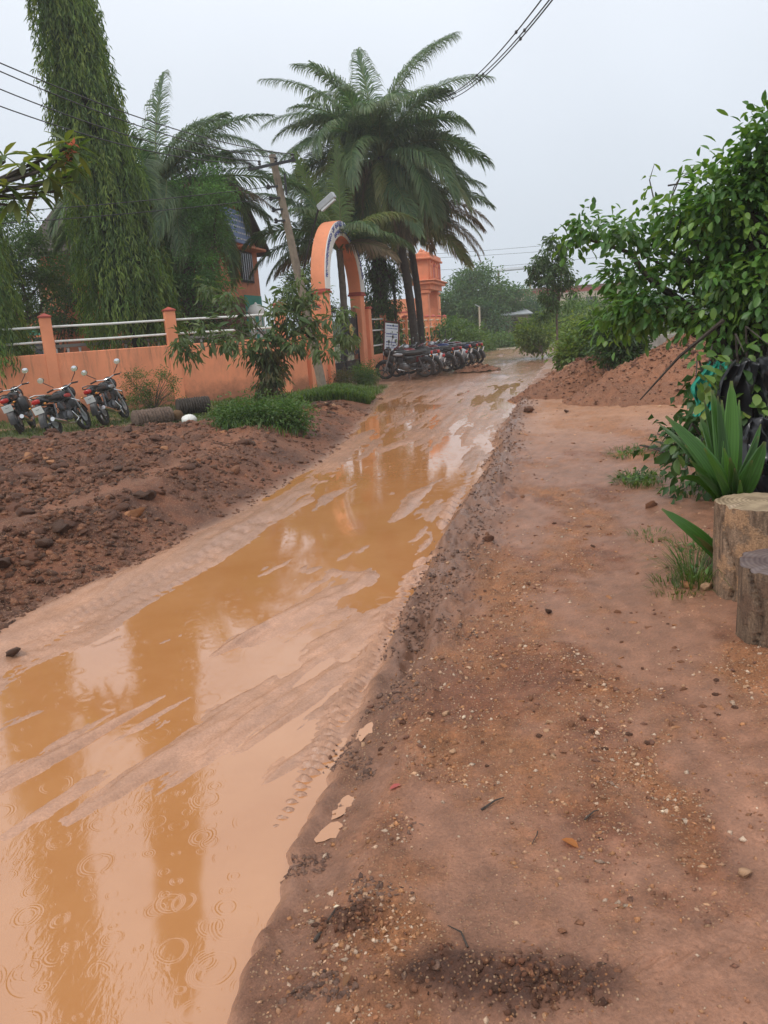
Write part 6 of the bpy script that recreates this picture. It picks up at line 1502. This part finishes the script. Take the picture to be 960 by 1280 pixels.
# ------------------------------------------------------------------ logs and sack by the wall
def log(label, a, b_, r, seed, mat):
    d = b_ - a; root = empty('palm_log', a); tag(root, label, 'log'); n = 26; rn = random.Random(seed); q = MB()
    q.tube([d * (i / n) for i in range(n + 1)], [r * (1 + (.10 if i % 2 else -.04) + rn.uniform(-.04, .04)) for i in range(n + 1)], 16); q.build('trunk', mat, root, True, 50)
FIBRE = simple('fibrous_log', (.15, .10, .075), .9, var=.45, scale=22, bump=1.0, bscale=45, bdist=.03)
a = gp(168, 530, .12); b_ = gp(214, 522, .15); a.z = b_.z = .20
log('fibrous palm log lying beside the third motorcycle', a, b_, .17, 3, FIBRE)
a = gp(222, 516, .12); b_ = gp(262, 510, .15); a.z = b_.z = .24
log('darker palm log lying against the wall behind the sack', a, b_, .17, 4, DTRUNK)
p = gp(236, 522, .15); q = MB(); q.ell((0, 0, .1), (.15, .13, .11), 14, 10, jit=.07, rnd=random.Random(2)); o = q.build('sack', WHITE, None, True, 60); o.location = (p.x, p.y, tz(p.x, p.y)); tag(o, 'small white sack lying by the palm logs', 'sack')
p = gp(222, 522, .12); q = MB(); q.ell((0, 0, .12), (.13, .13, .13), 12, 9, jit=.05, rnd=random.Random(4)); o = q.build('coconut_husk', simple('brown_husk', (.13, .07, .03), .9, var=.3), None, True, 80); o.location = (p.x, p.y, tz(p.x, p.y)); tag(o, 'round brown husk between the two palm logs', 'coconut husk')
for i, (x0, y0, x1, y1, r) in enumerate([(800, 562, 862, 583, .022), (812, 557, 868, 578, .018), (822, 553, 875, 575, .02), (806, 572, 858, 590, .012)]):
    a = gp(x0, y0, .05); b_ = gp(x1, y1, .05); a.z = tz(a.x, a.y) + .05 + .02 * i; b_.z = tz(b_.x, b_.y) + .03; q = MB(); q.tube([a, a.lerp(b_, .5) + Vector((0, 0, .03)), b_], [r * .4, r, r * .8], 7)
    tag(q.build('dry_branch', DTRUNK, None, True), ['dark dry branch lowest but one in the pile by the weeds', 'dark dry branch across the middle of the pile', 'uppermost dry branch of the pile by the weeds', 'thin dry branch lying lowest in front of the pile'][i], 'branch', 'dry branches by the weeds')
SCRAP = simple('plastic_scrap', (.55, .6, .72), .35, var=.3, scale=20)
for (x, y, s, lab, m_) in [(858, 590, .055, 'crumpled pale plastic scrap by the weeds', SCRAP), (846, 491, .09, 'pale plastic scrap left on the tall soil heap', SCRAP)]:
    p = gp(x, y, .03) if y > 500 else pp(837, 491, 12.9); rn = random.Random(x); q = MB(); q.ell((0, 0, 0), (s * 1.3, s, s * .5), 10, 6, jit=.35, rnd=rn); o = q.build('plastic_scrap', m_); o.location = p; tag(o, lab, 'plastic scrap')

# ------------------------------------------------------------------ motorcycles
def arcpts(cx, cz, r, a0, a1, n, y=0): return [Vector((cx + r * math.cos(R(a0 + (a1 - a0) * i / n)), y, cz + r * math.sin(R(a0 + (a1 - a0) * i / n)))) for i in range(n + 1)]
def fender(b, cx, cz, r, a0, a1, w_, n=10):
    pts = arcpts(cx, cz, r, a0, a1, n); vs = []
    for p in pts:
        for (y, dz) in ((-w_, -.03), (-w_ * .7, .0), (w_ * .7, .0), (w_, -.03)):
            dirv = (p - Vector((cx, 0, cz))).normalized(); vs.append(p + dirv * dz + Vector((0, y, 0)))
    for p in pts:
        for (y, dz) in ((-w_, -.04), (-w_ * .7, -.01), (w_ * .7, -.01), (w_, -.04)):
            dirv = (p - Vector((cx, 0, cz))).normalized(); vs.append(p + dirv * dz + Vector((0, y, 0)))
    m = (n + 1) * 4; fs = []
    for i in range(n):
        for k in range(3):
            fs.append((i * 4 + k, i * 4 + k + 1, (i + 1) * 4 + k + 1, (i + 1) * 4 + k)); fs.append((m + i * 4 + k, m + (i + 1) * 4 + k, m + (i + 1) * 4 + k + 1, m + i * 4 + k + 1))
    b.add(vs, fs)
RX90 = Matrix.Rotation(R(90), 3, 'X')
def wheel(root, x, r=.30):
    b = MB(); b.torus((x, 0, r), r - .075, .018, 26, 6, RX90); b.lathe([(.0, -.06), (.05, -.06), (.055, -.02), (.055, .02), (.05, .06), (.0, .06)], (x, 0, r), 12, RX90)
    for k in range(6):
        a = k * math.pi / 3; d = Vector((math.cos(a), 0, math.sin(a))); b.box(Vector((x, 0, r)) + d * (r - .075) * .55, (.03, .035, r - .12), Matrix.Rotation(math.pi / 2 - a, 3, 'Y'))
    rim = b.build('wheel', ENGM, root, True); t = MB(); t.torus((x, 0, r), r - .048, .048, 30, 8, RX90); t.build('tyre', RUBBER, rim, True, 80)
    d = MB(); d.lathe([(.0, .065), (.11, .065), (.11, .072), (.0, .072)], (x, 0, r), 16, RX90); d.build('brake_disc', STEEL, rim)
def hub_parts(root, xb, hbar_x, z, spread=.36):
    for s in (-1, 1):
        b = MB(); b.tube([(hbar_x + .03, s * .22, z + .04), (hbar_x + .02, s * .36, z + .17), (hbar_x, s * .40, z + .22)], .009, 5); ms = b.build('mirror_stem', BLACKM, root, True)
        c = Vector((hbar_x - .01, s * .41, z + .26)); mt = Matrix.Rotation(R(-90), 3, 'Y')
        b = MB(); b.ell(c + Vector((.012, 0, 0)), (.022, .075, .055), 12, 8); b.build('mirror_shell', PLASTK, ms, True)
        b = MB(); b.lathe([(.0, 0), (.055, 0), (.06, .006), (.0, .007)], c + Vector((-.009, 0, 0)), 16, mt @ Matrix.Diagonal((1, 1.2, 1))); b.build('mirror_glass', MIRROR, ms)
def motorcycle(label, paint, box=False, stripe=REDP, group=None, rack=False):
    root = empty('motorcycle'); tag(root, label, 'motorcycle', group)
    wheel(root, -.63); wheel(root, .66)
    b = MB()
    for s in (-1, 1): b.tube([(.66, s * .085, .30), (.50, s * .085, .72), (.42, s * .085, .95)], [.026, .022, .018], 8)
    b.build('fork', STEEL, root, True)
    b = MB(); fender(b, .66, .30, .335, 20, 150, .06); b.build('front_mudguard', paint, root, True)
    b = MB(); fender(b, -.63, .30, .36, 60, 185, .075); b.build('rear_mudguard', PLASTK, root, True)
    b = MB(); b.tube([(.40, 0, .88), (.25, 0, .60), (.10, 0, .33), (-.25, 0, .30)], .024, 6)
    for s in (-1, 1): b.tube([(.36, s * .03, .80), (-.1, s * .11, .70), (-.5, s * .12, .72), (-.85, s * .09, .80)], .016, 6); b.tube([(-.22, s * .13, .34), (-.63, s * .13, .30)], .022, 6)
    b.build('frame', BLACKM, root, True)
    b = MB(); b.ell((.17, 0, .81), (.28, .145, .135), 18, 12, p=.8); b.build('fuel_tank', paint, root, True, 80)
    for s in (-1, 1): b = MB(); b.ell((.18, s * .125, .80), (.17, .03, .05), 10, 6); b.build('tank_graphic', stripe, root, True)
    b = MB(); b.ell((.36, 0, .66), (.14, .12, .14), 12, 8, p=.7); b.build('shroud', PLASTK, root, True)
    b = MB(); b.ell((-.30, 0, .815), (.34, .125, .065), 18, 10, p=.6); b.ell((-.55, 0, .85), (.2, .11, .05), 14, 8, p=.7); b.build('seat', SEATM, root, True, 80)
    b = MB(); b.ell((-.66, 0, .79), (.24, .11, .075), 14, 8, p=.75); b.build('tail_cowl', paint, root, True, 80)
    b = MB(); b.ell((-.885, 0, .79), (.035, .09, .05), 12, 8, p=.7); b.build('tail_light', REDL, root, True)
    b = MB(); b.box((-.93, 0, .62), (.008, .21, .15), Euler((0, R(-14), 0)), bev=.003); b.build('number_plate', PLATE, root)
    b = MB(); b.box((-.89, 0, .70), (.05, .07, .16), Euler((0, R(20), 0))); b.build('plate_bracket', PLASTK, root)
    for s in (-1, 1):
        b = MB(); b.tube([(-.86, s * .05, .70), (-.87, s * .15, .71)], .008, 5); i_ = b.build('indicator', PLASTK, root); c = MB(); c.ell((-.875, s * .17, .71), (.022, .03, .022), 8, 6); c.build('lens', AMBER, i_, True)
        b = MB(); b.tube([(-.60, s * .14, .32), (-.48, s * .13, .68)], .022, 8); b.torus((-.54, s * .135, .5), .03, .008, 8, 4); b.build('shock_absorber', ENGM, root, True)
        b = MB(); b.ell((-.2, s * .12, .60), (.17, .03, .11), 12, 8, p=.7); b.build('side_panel', paint, root, True, 80)
        b = MB(); b.tube([(-.1, s * .10, .30), (-.14, s * .24, .30)], .013, 6); b.build('foot_peg', PLASTK, root)
        b = MB(); b.tube([(.39, s * .22, 1.02), (.36, s * .37, 1.0)], .018, 8); b.build('grip', RUBBER, root, True)
        b = MB(); b.tube([(.41, s * .20, 1.02), (.44, s * .30, 1.02), (.40, s * .38, 1.015)], .006, 5); b.build('lever', CHROME, root, True)
    b = MB(); b.box((.02, 0, .42), (.34, .2, .22), bev=.05); b.ell((-.05, -.12, .38), (.1, .05, .1), 12, 8); b.ell((-.05, .12, .38), (.12, .05, .1), 12, 8)
    for i in range(6): b.box((.14, 0, .50 + i * .028), (.17, .19 - .006 * i, .012), Euler((0, R(-20), 0)))
    b.build('engine', ENGM, root, False)
    b = MB(); b.tube([(.22, -.06, .46), (.27, -.12, .28), (.0, -.15, .20), (-.35, -.16, .24)], .022, 8); b.tube([(-.35, -.17, .25), (-.48, -.18, .28), (-.88, -.19, .38)], [.03, .05, .045], 10); b.build('exhaust', CHROME, root, True)
    b = MB(); b.tube([(.39, -.22, 1.02), (.44, -.08, .99), (.44, .08, .99), (.39, .22, 1.02)], .012, 6); b.build('handlebar', CHROME, root, True)
    b = MB(); b.ell((.55, 0, .86), (.12, .13, .13), 14, 10, p=.85); b.ell((.50, 0, .97), (.07, .1, .07), 10, 8); hl = b.build('headlight', paint, root, True, 80); c = MB(); c.ell((.645, 0, .85), (.035, .095, .085), 12, 8); c.build('lens', GLASSL, hl, True)
    b = MB(); b.tube([(-.45, -.13, .84), (-.75, -.13, .88), (-.92, -.05, .91), (-.92, .05, .91), (-.75, .13, .88), (-.45, .13, .84)], .012, 6); b.build('grab_rail', BLACKM if not rack else CHROME, root, True)
    b = MB(); b.tube([(-.1, .12, .28), (-.16, .27, .03)], .012, 6); b.build('side_stand', BLACKM, root)
    b = MB(); b.tube([(.30, .13, .42), (.34, .25, .50), (.30, .28, .62), (.28, .13, .72)], .012, 6); b.tube([(.30, -.13, .42), (.34, -.25, .50), (.30, -.28, .62), (.28, -.13, .72)], .012, 6); b.build('leg_guard', CHROME, root, True)
    hub_parts(root, 0, .39, 1.02)
    if box:
        b = MB(); b.box((-.52, -.27, .60), (.40, .18, .34), bev=.05); b.build('pannier', SEATM, root, True, 50)
    return root
def scooter(label, paint, group=None):
    root = empty('scooter'); tag(root, label, 'scooter', group); wheel(root, -.58, .24); wheel(root, .62, .24)
    b = MB(); b.ell((-.45, 0, .56), (.44, .17, .20), 18, 12, p=.75); b.build('body_panel', paint, root, True, 80)
    b = MB(); b.ell((-.25, 0, .77), (.38, .14, .06), 16, 8, p=.6); b.build('seat', SEATM, root, True)
    b = MB(); b.box((.12, 0, .26), (.44, .32, .06), bev=.02); b.build('floor_board', PLASTK, root)
    b = MB(); b.ell((.40, 0, .58), (.10, .20, .32), 14, 10, p=.8); b.build('front_apron', paint, root, True, 80)
    b = MB(); b.ell((.42, 0, .97), (.12, .16, .09), 14, 8); b.build('handlebar_cover', paint, root, True); b = MB(); fender(b, .62, .24, .275, 10, 165, .07); b.build('front_mudguard', paint, root, True)
    b = MB(); b.tube([(.62, .0, .24), (.42, 0, .9)], .03, 8); b.build('fork', STEEL, root, True)
    b = MB(); b.ell((-.88, 0, .62), (.035, .11, .05), 12, 8, p=.7); b.build('tail_light', REDL, root, True); b = MB(); b.box((-.90, 0, .46), (.008, .2, .13), Euler((0, R(-14), 0)), bev=.003); b.build('number_plate', PLATE, root)
    b = MB(); b.tube([(-.3, -.16, .27), (-.85, -.18, .30)], [.045, .05], 10); b.build('exhaust', ENGM, root, True)
    b = MB(); b.tube([(-.6, -.1, .76), (-.85, -.08, .82), (-.85, .08, .82), (-.6, .1, .76)], .013, 6); b.build('grab_rail', BLACKM, root, True)
    for s in (-1, 1): b = MB(); b.tube([(.40, s * .15, .98), (.36, s * .33, .98)], .018, 8); b.build('grip', RUBBER, root, True)
    hub_parts(root, 0, .38, .99); return root
def put(o, p, head, lean, z=None, s=1.0):
    o.scale = (s, s, s)
    o.location = (p.x, p.y, tz(p.x, p.y) + .0 if z is None else z)
    o.rotation_euler = (Matrix.Rotation(R(head), 3, 'Z') @ Matrix.Rotation(R(lean), 3, 'X')).to_euler()
def dup(root, label):
    r = root.copy(); col.objects.link(r); r['label'] = label
    for ch in [x for x in root.children]:
        c = ch.copy(); col.objects.link(c); c.parent = r
        for g in ch.children: d_ = g.copy(); col.objects.link(d_); d_.parent = c
    return r
G1 = 'motorcycles parked on the grass along the wall'; G2 = 'two wheelers parked in a row by the fence'
m1 = motorcycle('leftmost motorcycle on the grass with black side box', PAINTK, True, SILV, G1); put(m1, gp(36, 538, .03), 103, -15, None, .92)
m2 = motorcycle('middle motorcycle on the grass with red stripes on tank', PAINTK, False, REDP, G1, True); put(m2, gp(91, 541, .03), 84, -15, None, .92)
m3 = motorcycle('third motorcycle on the grass, nearest the palm logs', PAINTK, False, SILV, G1); put(m3, gp(146, 527, .03), 88, -15, None, .95)
mk = motorcycle('nearest black motorcycle at the left end of the row by the fence', PAINTK, False, SILV, G2)
mr = motorcycle('dark maroon motorcycle second in the row by the fence', MAROONP, False, SILV, G2)
mb_ = motorcycle('dark blue motorcycle seventh in the row by the fence', BLUEP, False, SILV, G2)
s1 = scooter('silver scooter third in the row by the fence', SILV, G2)
S0 = Vector((1.02, 25.2, 0)); rn = random.Random(12)
order = [(mk, None), (mr, None), (s1, None), (mk, 'black motorcycle just behind the silver scooter by the fence'), (mr, 'maroon motorcycle in the middle of the row by the fence'), (s1, 'second silver scooter, sixth in the row by the fence'), (mb_, None), (mk, 'black motorcycle last but one in the row by the fence'), (mr, 'farthest motorcycle, at the right end of the fence row')]
for i, (src, lab) in enumerate(order):
    o = src if lab is None else dup(src, lab)
    put(o, S0 + GD * (i * .68) + Vector((.13 * i + rn.uniform(-.08, .08), 0, 0)), 166 + rn.uniform(-9, 9) - 2.0 * i, -9, -.02)

# ------------------------------------------------------------------ rainy air
b = MB(); b.box((0, 60, 12.0), (330, 230, 28)); hz = b.build('haze'); hz['kind'] = 'stuff'
m = bpy.data.materials.new('haze_air'); m.use_nodes = True; n = m.node_tree; n.nodes.clear(); o_ = n.nodes.new('ShaderNodeOutputMaterial'); v = n.nodes.new('ShaderNodeVolumePrincipled')
v.inputs['Color'].default_value = (.91, .93, .95, 1); v.inputs['Density'].default_value = .0015; v.inputs['Anisotropy'].default_value = .2; lk(n, v.outputs[0], o_.inputs['Volume']); hz.data.materials.append(m)
sc.cycles.volume_bounces = 1; sc.cycles.volume_step_rate = 5
